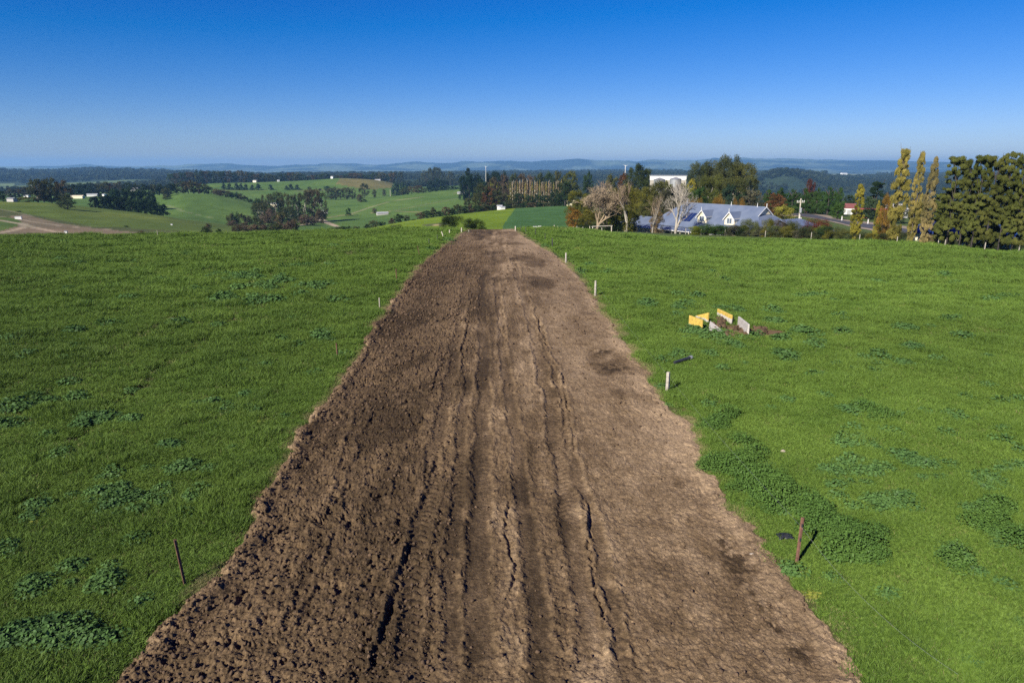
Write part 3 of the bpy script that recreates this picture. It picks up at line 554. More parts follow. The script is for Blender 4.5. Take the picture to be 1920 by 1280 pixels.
# dry grass fringe and clods along the strip edges
ye = 9 + 95 * rng.random(5200) ** 1.7; sd = rng.random(5200) < .5
xe = np.where(sd, xl(ye) - .02 - .16 * rng.random(5200), xr(ye) + .02 + .35 * rng.random(5200) ** 2)
dg = hidden_proto('dry_patch', *blades(60, .16, .03, .12, .012, 1.2, 31), M_dry); n = len(ye); s = np.clip(ye / 22, 1, 1.8)
pk = rng.random(n) < np.clip(noise(ye * .6, np.where(sd, 3.0, 9.0), 103) * 1.6 - .6, 0, .6)
scatter('dry_grass', np.stack([xe, ye, Z(xe, ye)], 1)[pk], np.stack([np.zeros(n), np.zeros(n), rng.random(n) * 6.28], 1)[pk], np.stack([s, s, s ** .5], 1)[pk], np.zeros(pk.sum(), int), [dg])
def rock(seed, mat, name):
    g = np.random.default_rng(seed); import bmesh
    bm = bmesh.new(); bmesh.ops.create_icosphere(bm, subdivisions=2, radius=1)
    for v in bm.verts: v.co *= .75 + .5 * g.random(); v.co.z *= .7
    V = np.array([v.co[:] for v in bm.verts]); Fc = np.array([[v.index for v in f.verts] for f in bm.faces]); bm.free(); return hidden_proto(name, V, Fc, mat)
m_, nt, out = newmat('clod'); b = N(nt, 'ShaderNodeBsdfPrincipled', Roughness=.95); b.inputs['Specular IOR Level'].default_value = .1; rgb = N(nt, 'ShaderNodeRGB'); rgb.outputs[0].default_value = (.095, .064, .040, 1)
c = mulcol(nt, rgb.outputs[0], (.6, .6, .6), (1.25, 1.25, 1.25), 1.2, 3.0, 'pos'); nt.links.new(c, b.inputs['Base Color']); nt.links.new(b.outputs[0], out.inputs[0])
ck = [rock(s, m_, 'earth_clod') for s in (1, 2, 3)]
n = 15000; cy_ = 9.5 + 70 * rng.random(n) ** 2.0; wv = xr(cy_) - xl(cy_); q = rng.random(n); q = np.where(rng.random(n) < .25, rng.random(n) ** 2 * .09 - .012, np.where(rng.random(n) < .7, q * .42, q)); cx_ = xl(cy_) + wv * q
ci = np.clip((cx_ - np.interp(cy_, ys, YL)) / (np.interp(cy_, ys, YR) - np.interp(cy_, ys, YL)) * (nc - 1), 0, nc - 1).astype(int); ri = np.clip(np.searchsorted(ys, cy_), 0, len(ys) - 1)
s = (.010 + .040 * rng.random(n) ** 4) * np.clip(cy_ / 20, 1, 2)
scatter('earth_clods', np.stack([cx_, cy_, SZ[ri, ci] + s * .3], 1), rng.random((n, 3)) * 6.28, np.stack([s, s, s], 1), rng.integers(0, 3, n), ck)
# ================================================================ TREES
def leafcloud(blobs, n, size, seed, flat=1.0, jit=.8):
    g = np.random.default_rng(seed); B = np.array(blobs, float); w = (B[:, 3] * B[:, 4]) ** 1.0; w = w / w.sum(); k = g.choice(len(B), n, p=w)
    d = g.normal(size=(n, 3)); d /= np.linalg.norm(d, axis=1)[:, None]; r = .45 + .62 * g.random(n) ** .7; r = np.where(g.random(n) < .15, r * 1.25, r)
    c = B[k, :3] + d * r[:, None] * np.stack([B[k, 3], B[k, 3], B[k, 4]], 1)
    nr = d + g.normal(size=(n, 3)) * jit * .6; nr /= np.linalg.norm(nr, axis=1)[:, None]; t = np.cross(nr, g.normal(size=(n, 3))); t /= np.linalg.norm(t, axis=1)[:, None]; b_ = np.cross(nr, t)
    s_ = (size * (.5 + g.random(n)))[:, None]; V = np.stack([c - t * s_, c - b_ * s_ * .7 * flat, c + t * s_, c + b_ * s_ * .7 * flat], 1).reshape(-1, 3)
    V[:, 2] = np.maximum(V[:, 2], .0); return V, (np.arange(n)[:, None] * 4 + np.arange(4)).astype(int)
def blobs_for(kind, g):
    B = []
    if kind == 'round':
        for _ in range(95):
            z = .07 + .85 * g.random(); R_ = .42 * math.sqrt(max(.05, 1 - ((z - .48) / .50) ** 2)); a = g.random() * 6.28; q = R_ * g.random() ** .5
            B.append((q * math.cos(a), q * math.sin(a), z, .06 + .07 * g.random(), .035 + .045 * g.random()))
    elif kind == 'gum':
        for _ in range(60):
            z = .12 + .82 * g.random(); R_ = (.26 + .22 * math.sin(min(1, (z - .2) / .75) * math.pi)) ; a = g.random() * 6.28; q = R_ * g.random() ** .35 * 1.15
            B.append((q * math.cos(a), q * math.sin(a), z, .07 + .08 * g.random(), .045 + .05 * g.random()))
    elif kind == 'cone':
        for _ in range(40):
            z = .06 + .86 * g.random(); R_ = .42 * (1 - z) ** .7; a = g.random() * 6.28; q = R_ * g.random() ** .4
            B.append((q * math.cos(a), q * math.sin(a), z, .05 + .11 * (1 - z), .06 + .03 * g.random()))
        B.append((0, 0, .92, .04, .08))
    elif kind == 'cypress':
        for _ in range(44):
            z = .02 + .90 * g.random(); R_ = .44 * math.sqrt(max(.02, 1 - (z / 1.0) ** 2.6)); a = g.random() * 6.28; q = R_ * g.random() ** .35 * .86
            B.append((q * math.cos(a), q * math.sin(a), z, .09 + .05 * g.random(), .07 + .05 * g.random()))
    elif kind == 'tiered':
        for k in range(46):
            z = .12 + .82 * g.random(); R_ = .46 * (1 - z) ** .55 * (.7 + .5 * g.random()); a = g.random() * 6.28
            B.append((R_ * math.cos(a) * g.random() ** .3, R_ * math.sin(a) * g.random() ** .3, z, .12, .025 + .02 * g.random()))
    elif kind == 'poplar':
        for _ in range(150):
            z = .05 + .92 * g.random(); R_ = .36 * math.sin(math.pi * min(1, (z + .10) / 1.12)) ** .7; a = g.random() * 6.28; q = R_ * g.random() ** .5
            B.append((q * math.cos(a), q * math.sin(a), z, .05 + .07 * g.random(), .018 + .02 * g.random()))
    elif kind == 'column':
        for _ in range(130):
            z = .11 + .87 * g.random(); a = g.random() * 6.28; q = .46 * g.random() ** .5 * (1.0 if z < .8 else .75)
            B.append((q * math.cos(a), q * math.sin(a), z, .06 + .07 * g.random(), .012 + .018 * g.random()))
    elif kind == 'shrub':
        for _ in range(26):
            z = .05 + .78 * g.random(); R_ = .42 * math.sqrt(max(.05, 1 - (z / .98) ** 2.4)); a = g.random() * 6.28; q = R_ * g.random() ** .4
            B.append((q * math.cos(a), q * math.sin(a), z, .11 + .07 * g.random(), .13 + .07 * g.random()))
    return B
PROTO = {}
def trunk_mb(kind, seed, rad=.018):
    g = random.Random(seed); m = MB(); top = {'poplar': .93, 'column': .9, 'cone': .85, 'tiered': .9, 'gum': .62, 'round': .55, 'cypress': .6, 'shrub': .3}[kind]
    pts = [(0, 0, -.02)]; x = y = 0
    for k in range(1, 6):
        x += g.uniform(-.012, .012); y += g.uniform(-.012, .012); pts.append((x, y, top * k / 5))
    m.tube(pts, [rad * (1.25 - .2 * k) for k in range(6)], 6)
    nl = {'gum': 8, 'round': 8, 'shrub': 6, 'column': 8}.get(kind, 4)
    for k in range(nl):
        i = g.choice([2, 3, 4]); p = Vector(pts[i]); a = g.uniform(0, 6.28); L = g.uniform(.16, .30); q = p + Vector((math.cos(a) * L * .5, math.sin(a) * L * .5, L * .5)); e = q + Vector((math.cos(a) * L * .4, math.sin(a) * L * .4, L * .45))
        m.tube([p, q, e], [rad * .6, rad * .4, rad * .15], 5)
    return m
def proto(kind, lod, var):
    k = (kind, lod, var)
    if k not in PROTO:
        g = np.random.default_rng(hash(kind) % 1 + var * 13 + len(kind) * 101 + lod); B = blobs_for(kind, np.random.default_rng(var * 7 + len(kind) * 31))
        n = {0: 15000, 1: 4200, 2: 1100}[lod]; size = {0: .0105, 1: .019, 2: .038}[lod]
        if kind in ('poplar',): size *= 1.5
        if kind == 'column': size *= 1.05; n = int(n * 1.9)
        if kind == 'poplar': size *= .72; n = int(n * 1.7)
        if kind == 'cypress': n = int(n * 1.3)
        V, Fc = leafcloud(B, n, size, var * 11 + lod, 1.0)
        if kind in ('poplar', 'column'): pass
        cm = np_mesh('crown_' + kind, V, Fc); cm.materials.append(M_fol); PROTO[k] = cm
    return PROTO[k]
TR = {}
def trunk_mesh(kind, var, mat, rad=.018):
    k = (kind, var, mat.name, rad)
    if k not in TR: TR[k] = trunk_mb(kind, var, rad).mesh('trunk_' + kind, [mat], True)
    return TR[k]
COL = dict(dark=(.028, .048, .020), cyp=(.030, .056, .025), pine=(.040, .078, .024), gum=(.062, .074, .034), gumo=(.075, .082, .028), olive=(.105, .105, .024), ylw=(.20, .19, .035), ygr=(.120, .140, .020), org=(.19, .115, .028), red=(.095, .034, .022),
           brn=(.082, .066, .040), rbn=(.12, .060, .030), gry=(.080, .082, .055), scrub=(.105, .080, .058), deep=(.019, .034, .017), grn=(.050, .095, .022), bgrn=(.040, .066, .034), teal=(.032, .060, .040), tan=(.19, .145, .085), bgum=(.080, .092, .026))
TYPE = dict(round='tree', gum='gum_tree', cone='conifer', cypress='cypress_tree', tiered='conifer', poplar='poplar_tree', column='shelter_tree', shrub='shrub')
CAT = dict(round='tree', gum='tree', cone='conifer', cypress='cypress', tiered='conifer', poplar='poplar', column='tree', shrub='shrub')
tcount = [0]
def tree(kind, c, px_, ytop, yb, w, D=None, label=None, group=None, name=None, cat=None, lod=None, bark=None, rad=None, vcol_=None):
    """px_, ytop, w in photo pixels give direction, height and spread at the tree's real distance D (or where the sight line to its foot meets the ground)."""
    if D is None: x, y, z, D = hit(px_, yb)
    else:
        x, y, z = at(px_, D, yb if yb else 430)
        pm = float(proj(np.array(x), np.array(y), np.array((z + height_to(px_, ytop, D)) / 2))[0]); x, y, z = at(px_ - (pm - px_), D, yb if yb else 430)
    X_, Y_, t = ray(px_, ytop); hgt = H + t * D - z; dep = D * Y_
    wm = w / F * (dep * cp + (H - z) * sp)
    hpx = hgt / dep * F
    if hgt < .5: hgt = .5
    tcount[0] += 1; var = tcount[0] % 3
    if D < 200: lod = 0
    if lod is None: lod = 0 if hpx > 70 else (1 if hpx > 24 else 2)
    o = empty(name or TYPE[kind], (x, y, z), random.random() * 6.28)
    ww = wm * (1.18 if kind not in ('poplar', 'column') else 1.1)
    o.scale = (ww, ww * random.uniform(.9, 1.1), hgt / (.97 if kind != 'shrub' else .90))
    co = COL[c] if isinstance(c, str) else c; k = random.uniform(.88, 1.14); co = (co[0] * k * random.uniform(.94, 1.06), co[1] * k, co[2] * k, 1)
    cr = link('crown', proto(kind, lod, var), None, o); cr.color = co
    if kind != 'shrub':
        link('trunk', trunk_mesh(kind, var, bark or M_bark2, rad or (.05 if kind in ('poplar', 'column', 'cone') else .03)), None, o)
    tag(o, label, cat or CAT[kind], group); return o
ORD = 'first second third fourth fifth sixth seventh eighth ninth tenth eleventh twelfth thirteenth fourteenth fifteenth sixteenth seventeenth eighteenth nineteenth twentieth'.split()
ORD += ['twenty-' + w for w in ORD[:9]] + ['thirtieth'] + ['thirty-' + w for w in ORD[:9]] + ['fortieth']
def row(kind, L, yb, D, label, group, col=None, **kw):
    """L: (px, ytop, w[, colour[, ybase]]) from left to right; label holds {o} for the place in the row"""
    L = sorted(L, key=lambda q: q[0])
    for i, q in enumerate(L):
        c = q[3] if len(q) > 3 and q[3] else col; b_ = q[4] if len(q) > 4 else yb
        tree(kind, c, q[0], q[1], b_, q[2], D, label.format(o=ORD[i]), group, **kw)
# bare trees: limbs branching again and again
def bare_mesh(name, seed, mats, spread=.5, lv=6, rad=.022, forks=3, up=.55, first=.25, tw=1.0):
    g = random.Random(seed); m = MB()
    def grow(p, d, L, r, l):
        n = 3; pts = [p]; q = p.copy(); dd = d.copy()
        for k in range(n):
            dd = (dd + Vector((g.uniform(-1, 1), g.uniform(-1, 1), g.uniform(-.3, .8))) * .16).normalized(); q = q + dd * L / n; pts.append(q.copy())
        m.tube(pts, [r * (1 - .13 * k) for k in range(n + 1)], 5 if l < 2 else 3, 0 if l < 3 else 1, False)
        if l >= lv: return
        for k in range(forks if l else forks + 1):
            a = g.uniform(0, 6.28); o = dd.orthogonal().normalized(); o = Matrix.Rotation(a, 3, dd) @ o; nd = (dd * g.uniform(.7, 1.3) + o * spread * g.uniform(.6, 1.3) + Vector((0, 0, up * .3))).normalized()
            st = pts[-1] if k < 2 else pts[g.choice([1, 2])]
            grow(st.copy(), nd, L * g.uniform(.62, .86), max(r * g.uniform(.5, .68), .0016 * tw), l + 1)
    grow(Vector((0, 0, -.02)), Vector((0, 0, 1)), first, rad, 0)
    zmax = max(v[2] for v in m.v); xs = sorted(v[0] for v in m.v); ys_ = sorted(v[1] for v in m.v); k_ = int(len(xs) * .02); rm = max(xs[-k_] - xs[k_], ys_[-k_] - ys_[k_]) * .5
    m.v = [(v[0] / rm * .5, v[1] / rm * .5, v[2] / zmax) if v[2] > 0 else (v[0], v[1], v[2]) for v in m.v]
    return m
def bare_tree(px_, ytop, yb, w, D, label, seed, mats, group=None, leaf=None, leafn=1200, leafc='olive', **kw):
    x, y, z = at(px_, D, yb) if D else hit(px_, yb)[:3]; D = math.hypot(x, y)
    hgt = height_to(px_, ytop, D) - z; dep = D * ray(px_, 400)[1]; wm = w / F * (dep * cp + (H - z) * sp)
    o = empty('bare_tree', (x, y, z), random.random() * 6.28); o.scale = (wm, wm, hgt)
    bare_mesh('bare', seed, mats, **kw).build('branches', mats, o, True)
    if leaf:
        V, Fc = leafcloud(blobs_for('round', np.random.default_rng(seed)), leafn, .014, seed); cm = np_mesh('sparse_leaves', V, Fc); cm.materials.append(M_fol); c = link('crown', cm, None, o); c.color = (*COL[leafc], 1)
    tag(o, label, 'tree', group); return o
# ---- the garden belt left of the long house
tree('round', 'org', 1075, 388, 432, 30, 172, 'orange autumn tree at the left end of the garden belt, above the timber posts')
tree('round', 'olive', 1082, 356, 432, 44, 190, 'tall olive tree behind the orange tree at the left end of the garden belt')
tree('round', 'olive', 1152, 352, 432, 42, 188, 'olive tree rising behind the timber rail frame')
tree('round', 'olive', 1188, 350, 432, 44, 196, 'olive tree between the rail frame and the slim white-trunked tree')
tree('round', 'gumo', 1232, 338, 430, 48, 200, 'olive tree rising just below the grey water tanks')
tree('round', 'ygr', 1150, 384, 434, 36, 160, 'yellow-green low crown behind the timber rail frame')
tree('round', 'olive', 1104, 392, 434, 34, 160, 'yellowish low crown beside the left post of the rail frame')
tree('round', 'ygr', 1182, 395, 435, 34, 160, 'yellow-green bushy crown under the white-trunked olive tree')
tree('round', 'olive', 1205, 350, 432, 40, 190, 'olive tree left of the verandah behind the slim white trunks')
tree('round', 'gry', 1252, 350, 430, 36, 190, 'grey-green tree behind the forked white tree')
for a in ((1098, 372, 34, 'olive', 'olive crown filling the gap behind the large bare tree'), (1128, 368, 36, 'gumo', 'olive-green crown behind the middle of the large bare tree'), (1166, 366, 34, 'olive', 'olive crown left of the white-trunked tree'), (1210, 380, 34, 'gumo', 'olive crown above the verandah posts'), (1192, 410, 30, 'dark', 'dark bushy crown left of the first verandah post')):
    tree('round', a[3], a[0], a[1], None, a[2], 176, a[4])
tree('shrub', 'dark', 1130, 420, 434, 60, 158, 'dark low thicket behind the timber rail frame')
tree('shrub', 'dark', 1172, 418, 435, 44, 158, 'dark low thicket under the slim white-trunked tree')
tree('shrub', 'dark', 1092, 421, 433, 40, 158, 'dark low thicket behind the row of weathered stakes')
bare_tree(1119, 345, 433, 76, 154, 'large bare tree with tan twigs behind the timber rail frame', 5, (M_twigp, M_twigp), spread=.8, lv=7, rad=.016, first=.17, tw=1.1)
bare_tree(1140, 336, 434, 52, 170, 'tall brown bare tree just right of the large tan one', 15, (M_bark, M_twig), spread=.5, lv=6, rad=.014, first=.3, tw=1.3)
bare_tree(1174, 336, 435, 40, 152, 'white-trunked tree with thin olive crown right of the rail frame', 8, (M_white_bark, M_twig), leaf=True, leafn=2500, leafc='olive', spread=.5, lv=5, rad=.030, first=.3)
bare_tree(1223, 356, 436, 34, 150, 'slim white bare tree in front of the verandah posts', 9, (M_white_bark, M_twigp), spread=.45, lv=5, rad=.030, first=.38)
bare_tree(1266, 334, 438, 56, 148, 'forked white bare tree before the left end of the blue roof', 21, (M_white_bark, M_white_bark), spread=.7, lv=6, rad=.034, first=.20, forks=3, up=.4)
tree('round', 'tan', 1232, 392, 436, 26, 156, 'small tan weeping tree between the two white bare trees')
tree('shrub', 'org', 1255, 398, 430, 22, 168, 'small orange bush beside the lower roof end')
for a in ((1224, 346, 24, 'gumo', 'olive crown in front of the left grey tank'), (1251, 338, 22, 'bgum', 'green crown filling the gap between the two grey tanks'), (1280, 343, 24, 'olive', 'olive crown right of the right grey tank'), (1262, 353, 34, 'gumo', 'low olive crown under the right grey tank'), (1238, 355, 34, 'gry', 'low grey crown under the left grey tank')):
    tree('round', a[3], a[0], a[1], None, a[2], 236, a[4])
# ---- garden hedge in front of the house, along the fence
for a in ((1302, 425, 24, 'ygr', 'yellow-green bush beside the verandah at the left end of the garden hedge'), (1326, 420, 36, 'grn', 'mid green hedge shrub below the left dormer'), (1350, 421, 32, 'pine', 'dark green hedge shrub between the two dormers'), (1374, 423, 34, 'gry', 'dull grey-green shrub below the right dormer'),
          (1403, 411, 38, 'bgum', 'rounded golden-green bush standing above the hedge'), (1422, 423, 26, 'gry', 'grey shrub right of the rounded golden-green bush'), (1440, 412, 28, 'olive', 'orange-tinged bush beneath the right gable'), (1462, 412, 30, 'scrub', 'purplish grey bush right of the orange-tinged one'), (1484, 414, 32, 'bgum', 'rounded olive bush at the right end of the blue roof'),
          (1498, 430, 52, 'gum', 'low dark bush at the foot of the rounded olive bush'), (1530, 411, 56, 'red', 'dark red autumn shrub above the hedge by the road'), (1538, 423, 28, 'ygr', 'bright yellow-green shrub in front of the dark red one')):
    tree('shrub', a[3], a[0], a[1], None, a[2], (142 if a[3] == 'red' else 139) if a[0] < 1500 else 134 + 4 * (a[3] == 'red'), a[4], 'garden hedge bushes')
L = [(1440, 431, 30, 'olive'), (1470, 433, 34, 'gum'), (1500, 433, 34, 'gry'), (1530, 435, 34, 'gum'), (1560, 429, 34, 'olive'), (1585, 432, 32, 'gumo'), (1612, 434, 36, 'gum'), (1638, 437, 34, 'olive'), (1662, 438, 34, 'gum'), (1350, 430, 34, 'brn'), (1320, 432, 30, 'scrub'), (1380, 431, 34, 'gum'), (1410, 430, 32, 'gry'), (1338, 424, 30, 'grn'), (1364, 426, 30, 'gum'), (1392, 425, 28, 'dark'), (1452, 424, 28, 'gum'), (1474, 424, 28, 'olive'), (1514, 424, 32, 'gum'), (1548, 425, 34, 'dark'), (1574, 426, 30, 'gum'), (1312, 430, 22, 'olive')]
L.sort()
for i, q in enumerate(L):
    Dq = float(np.interp(q[0], [1300, 1400, 1500, 1600, 1700], [139, 136, 130.5, 124.5, 119])) + 2.5
    tree('shrub', q[3], q[0], q[1], None, q[2], Dq, 'low scrubby bush, %s from the left along the fence line of the garden' % ORD[i], 'low bushes along the garden fence')
# ---- poplars by the road
tree('poplar', 'ylw', 1608, 348, 453, 25, 126, 'small yellow-green poplar standing left of the big poplar', 'autumn poplars', bark=M_bark, rad=.03)
tree('poplar', 'ylw', 1643, 378, 436, 12, 160, 'thin young poplar beside the road', 'autumn poplars')
tree('poplar', (.19, .165, .045), 1686, 279, 459, 36, 123, 'tallest yellow poplar left of the cream wall', 'autumn poplars', bark=M_bark, rad=.025, lod=0)
tree('poplar', (.21, .18, .06), 1718, 289, 462, 27, 121, 'middle of the three tall poplars before the navy roof', 'autumn poplars', bark=M_bark, rad=.028, lod=0)
tree('poplar', (.22, .18, .085), 1743, 298, 463, 26, 119, 'third tall poplar, brownish and thinner, beside the dark tree row', 'autumn poplars', bark=M_bark, rad=.028, lod=0)
tree('round', 'org', 1659, 364, 436, 26, 152, 'orange tree left of the tallest poplar', None)
tree('round', 'ygr', 1655, 398, 436, 20, 156, 'low yellow-green crown under the orange tree')
tree('shrub', 'deep', 1657, 414, 432, 30, 165, 'black-green bush at the edge of the road')
tree('shrub', 'gum', 1693, 436, 462, 26, 123, 'scrubby growth at the foot of the tallest poplar')
tree('shrub', 'tan', 1745, 440, 464, 24, 120, 'dry twiggy growth at the foot of the third tall poplar')
# ---- tall dark shelter trees at the right
SL = [(1762, 366, 38), (1786, 298, 40), (1810, 304, 34), (1834, 296, 36), (1860, 293, 38), (1886, 291, 38), (1912, 292, 36), (1938, 296, 38), (1964, 300, 38), (1775, 352, 34), (1822, 340, 30), (1873, 336, 32), (1850, 372, 34), (1900, 345, 34)]
SL.sort()
for i, (q, yt, w) in enumerate(SL):
    Dq = float(np.interp(q, [1700, 1800, 1920, 2000], [119, 114, 109, 105])) + (1.5 if yt < 310 else 4.5)
    tree('column', (.082, .096, .028), q, yt, 470, w, Dq, 'dark olive small-leaved tree, %s from the left in the tall shelter row' % ORD[i], 'tall shelter trees before the cream wall', lod=0, bark=M_bark2, rad=.03)
for i, (q, yt, w) in enumerate([(1778, 432, 26), (1800, 446, 24), (1826, 444, 26), (1856, 448, 24), (1882, 450, 26), (1908, 448, 28)]):
    Dq = float(np.interp(q, [1700, 1800, 1920, 2000], [119, 114, 109, 105])) + 2.5
    tree('shrub', 'gum', q, yt, 470, w, Dq, 'low undergrowth bush, %s from the left beneath the tall shelter row' % ORD[i], 'undergrowth below the shelter trees')
# ---- pines, gums and others behind the house
row('cone', [(1440, 356, 30), (1462, 352, 30), (1486, 355, 32), (1510, 354, 30), (1532, 353, 32), (1554, 350, 32), (1574, 352, 28)], None, 238, 'dense dark pine, {o} from the left in the hedge behind the road', 'dark pine hedge behind the road', 'pine', lod=0)
row('round', [(1450, 362, 28), (1474, 362, 30), (1498, 362, 30), (1522, 360, 30), (1545, 358, 30), (1565, 358, 28)], None, 246, 'green pine filling the {o} gap of the road hedge from the left', 'dark pine hedge behind the road', 'pine', name='pine_tree', cat='pine')
tree('round', 'rbn', 1455, 362, 395, 38, 205, 'rusty brown tree behind the right end of the blue roof')
tree('shrub', 'ylw', 1467, 388, 402, 40, 200, 'yellow shrub behind the right end of the blue roof')
tree('round', 'red', 1517, 335, 352, 26, 420, 'round dark red tree far behind the pine hedge')
tree('round', 'grn', 1571, 380, 404, 24, 215, 'bright green bush at the right end of the pine hedge')
tree('round', 'bgrn', 1592, 365, 385, 22, 300, 'green tree behind the small red roof')
tree('tiered', 'deep', 1643, 337, 402, 38, 240, 'spreading dark conifer behind the red carport', lod=0)
tree('round', 'bgrn', 1632, 368, 404, 28, 225, 'grey-green tree in front of the spreading dark conifer')
tree('round', 'bgrn', 1690, 385, 412, 26, 210, 'green tree half hidden behind the tallest poplar')
tree('round', 'brn', 1712, 372, 412, 26, 260, 'brown tree between the tallest and middle poplar')
tree('round', 'olive', 1726, 378, 412, 24, 200, 'olive tree between the middle and third poplar')
for a in ((1325, 312, 50, 'gum', 258, 'rounded gum crown at the back left of the gum clump'), (1378, 304, 56, 'gum', 260, 'wide rounded gum crown at the back of the gum clump'), (1350, 322, 60, 'bgum', 256, 'broad olive crown filling the heart of the gum clump')): tree('round', a[3], a[0], a[1], None, a[2], a[4], a[5], 'big gum clump behind the house', name='gum_tree', lod=0)
for a in ((1312, 306, 42, 'gum', 250, 'left dome of the big gum clump behind the house'), (1336, 303, 36, 'gumo', 254, 'gum tree just left of the tallest gum behind the house'), (1364, 295, 52, 'gum', 250, 'tallest gum of the clump behind the house'), (1391, 308, 48, 'gumo', 248, 'gum tree right of the tallest gum behind the house'),
          (1404, 330, 34, 'gum', 245, 'right shoulder of the gum clump behind the house'), (1332, 330, 44, 'bgum', 238, 'olive gum crown low in the front of the gum clump'), (1375, 335, 48, 'gumo', 238, 'broad gum crown in front of the tallest gum'), (1346, 318, 30, 'gum', 245, 'small gum crown between the two highest gums')):
    tree('gum', a[3], a[0], a[1], None, a[2], a[4], a[5], 'big gum clump behind the house', lod=0, bark=M_wood)
for a in ((1308, 350, 38, 'pine', 215, 'dark green round tree below the gum clump at its left'), (1366, 346, 30, 'teal', 212, 'deep green pine below the tallest gum'), (1412, 355, 44, 'gry', 212, 'grey-green tree at the right foot of the gum clump'), (1340, 356, 34, 'bgum', 214, 'olive tree below the middle of the gum clump'), (1390, 362, 30, 'bgrn', 214, 'green tree between the deep green pine and the grey one'), (1288, 350, 26, 'ygr', 230, 'yellow-green tree right of the grey water tanks'), (1282, 366, 26, 'brn', 215, 'brown tree under the grey water tanks'), (1296, 335, 18, 'ylw', 245, 'bright yellow tree beside the long white shed')):
    tree('round', a[3], a[0], a[1], None, a[2], a[4], a[5])
row('shrub', [(1293, 373, 26), (1308, 374, 24), (1345, 372, 26), (1384, 373, 26)], None, 190, 'rusty red bush, {o} from the left showing above the blue roof ridge', 'rusty bushes behind the roof ridge', 'org')
tree('round', (.045, .060, .022), 1198, 307, 360, 50, 310, 'large dome-shaped dark tree beside the thin mast', None, lod=0)
tree('round', 'rbn', 1168, 324, 360, 24, 320, 'rusty tree at the foot of the thin mast')
tree('round', 'gumo', 1146, 326, 350, 28, 380, 'olive tree left of the rusty tree by the mast')
tree('round', 'dark', 1102, 321, 350, 20, 450, 'dark tree rising behind the large bare tree')
tree('round', 'gumo', 1070, 320, 352, 30, 420, 'green-gold crown right of the poplar rows')
tree('round', 'dark', 1060, 340, 378, 36, 400, 'dark tree at the right end of the pale poplar rows')
# ---- wood on the near ridge, right of centre
P24 = [957, 961, 966, 971, 975, 980, 985, 989, 994, 998, 1003, 1007, 1012, 1016, 1020, 1024, 1029, 1033, 1038, 1043, 1047, 1052]
for i, q in enumerate(P24):
    tree('poplar', (.26, .20, .12) if i % 3 else (.22, .20, .07), q, 341 + random.uniform(-3, 3), 378, 6.0, 470 + (i % 2) * 8, 'bare pale poplar, %s from the left in the straight row above the paddock' % ORD[i], 'straight row of pale poplars', bark=M_wood2, lod=1, rad=.10)
row('round', [(925, 332, 24, 'brn'), (946, 326, 26, 'scrub'), (962, 324, 22, 'gum'), (978, 325, 24, 'brn'), (995, 328, 24, 'scrub'), (1012, 324, 26, 'gum'), (1030, 322, 26, 'bgrn'), (1046, 320, 24, 'gumo'), (1058, 326, 22, 'gum')], None, 540, 'mixed crown, {o} from the left behind the straight pale poplar row', 'trees behind the pale poplar row')
row('round', [(972, 362, 22), (992, 366, 22), (1008, 364, 20), (1022, 366, 22), (1038, 360, 26), (1052, 362, 26)], None, 425, 'dark bushy tree, {o} from the left at the foot of the pale poplars', 'bushy trees below the pale poplars', 'dark')
tree('round', 'ylw', 954, 366, 380, 14, 430, 'bright yellow tree at the left foot of the pale poplar row')
row('round', [(922, 342, 14), (934, 341, 16), (947, 341, 14)], None, 560, 'yellow-green crown, {o} from the left below the dark conifers', 'yellow-green crowns behind the wood', 'ylw')
row('cypress', [(868, 330, 18), (880, 326, 24), (895, 324, 22), (916, 326, 20), (930, 321, 26), (944, 322, 24)], None, 700, 'broad dark cypress, {o} from the left on the skyline by the thin white mast', 'dark cypresses by the white mast', 'deep')
tree('tiered', 'deep', 877, 312, 345, 16, 720, 'dark layered pine rising above the skyline left of the mast')
tree('round', 'dark', 905, 335, 352, 22, 640, 'dark tree under the thin white mast')
row('gum', [(905, 346, 26, 'gum'), (918, 352, 24, 'rbn'), (898, 362, 22, 'gumo'), (930, 356, 22, 'gum'), (944, 362, 20, 'gum'), (882, 372, 22, 'gum'), (912, 368, 26, 'rbn'), (928, 374, 24, 'gumo'), (945, 378, 22, 'dark'), (958, 376, 20, 'gum')], None, 425, 'mixed gum, {o} from the left in the wood around the white sheds', 'gums around the white sheds')
L = [(735, 409, 20, 428), (748, 401, 18, 424), (762, 404, 16, 421), (700, 413, 18, 430), (688, 420, 18, 432), (715, 416, 18, 428), (776, 411, 14, 418), (788, 398, 18, 415), (800, 395, 18, 413), (812, 389, 20, 411), (824, 396, 18, 409), (836, 388, 20, 407), (848, 390, 18, 405), (858, 383, 20, 403), (870, 386, 20, 401), (882, 384, 20, 400), (896, 385, 20, 398), (910, 383, 22, 396), (924, 384, 20, 395), (938, 386, 20, 393), (952, 385, 20, 392), (966, 383, 18, 391), (980, 381, 20, 390), (996, 380, 22, 389), (1012, 380, 20, 388), (1028, 379, 22, 388), (1044, 378, 22, 387)]
L.sort()
for i, (q, yt, w, b_) in enumerate(L):
    Dq = float(np.interp(q, [560, 620, 700, 760, 860, 960, 1060], [310, 315, 330, 345, 370, 390, 400])) + 7
    tree('round' if i % 3 else 'cone', ['dark', 'gum', 'dark', 'brn'][i % 4], q, yt, b_, w, Dq, 'dark hedge tree, %s from the left along the top of the bright green paddock' % ORD[i], 'hedge trees along the bright paddock')
row('shrub', [(620, 428, 22, 'dark'), (634, 426, 20, 'gum'), (648, 424, 22, 'dark'), (602, 430, 18, 'gum'), (668, 424, 16, 'gum')], None, 300, 'dark scrubby bush, {o} from the left at the low end of the paddock hedge', 'scrubby bushes at the low hedge end')
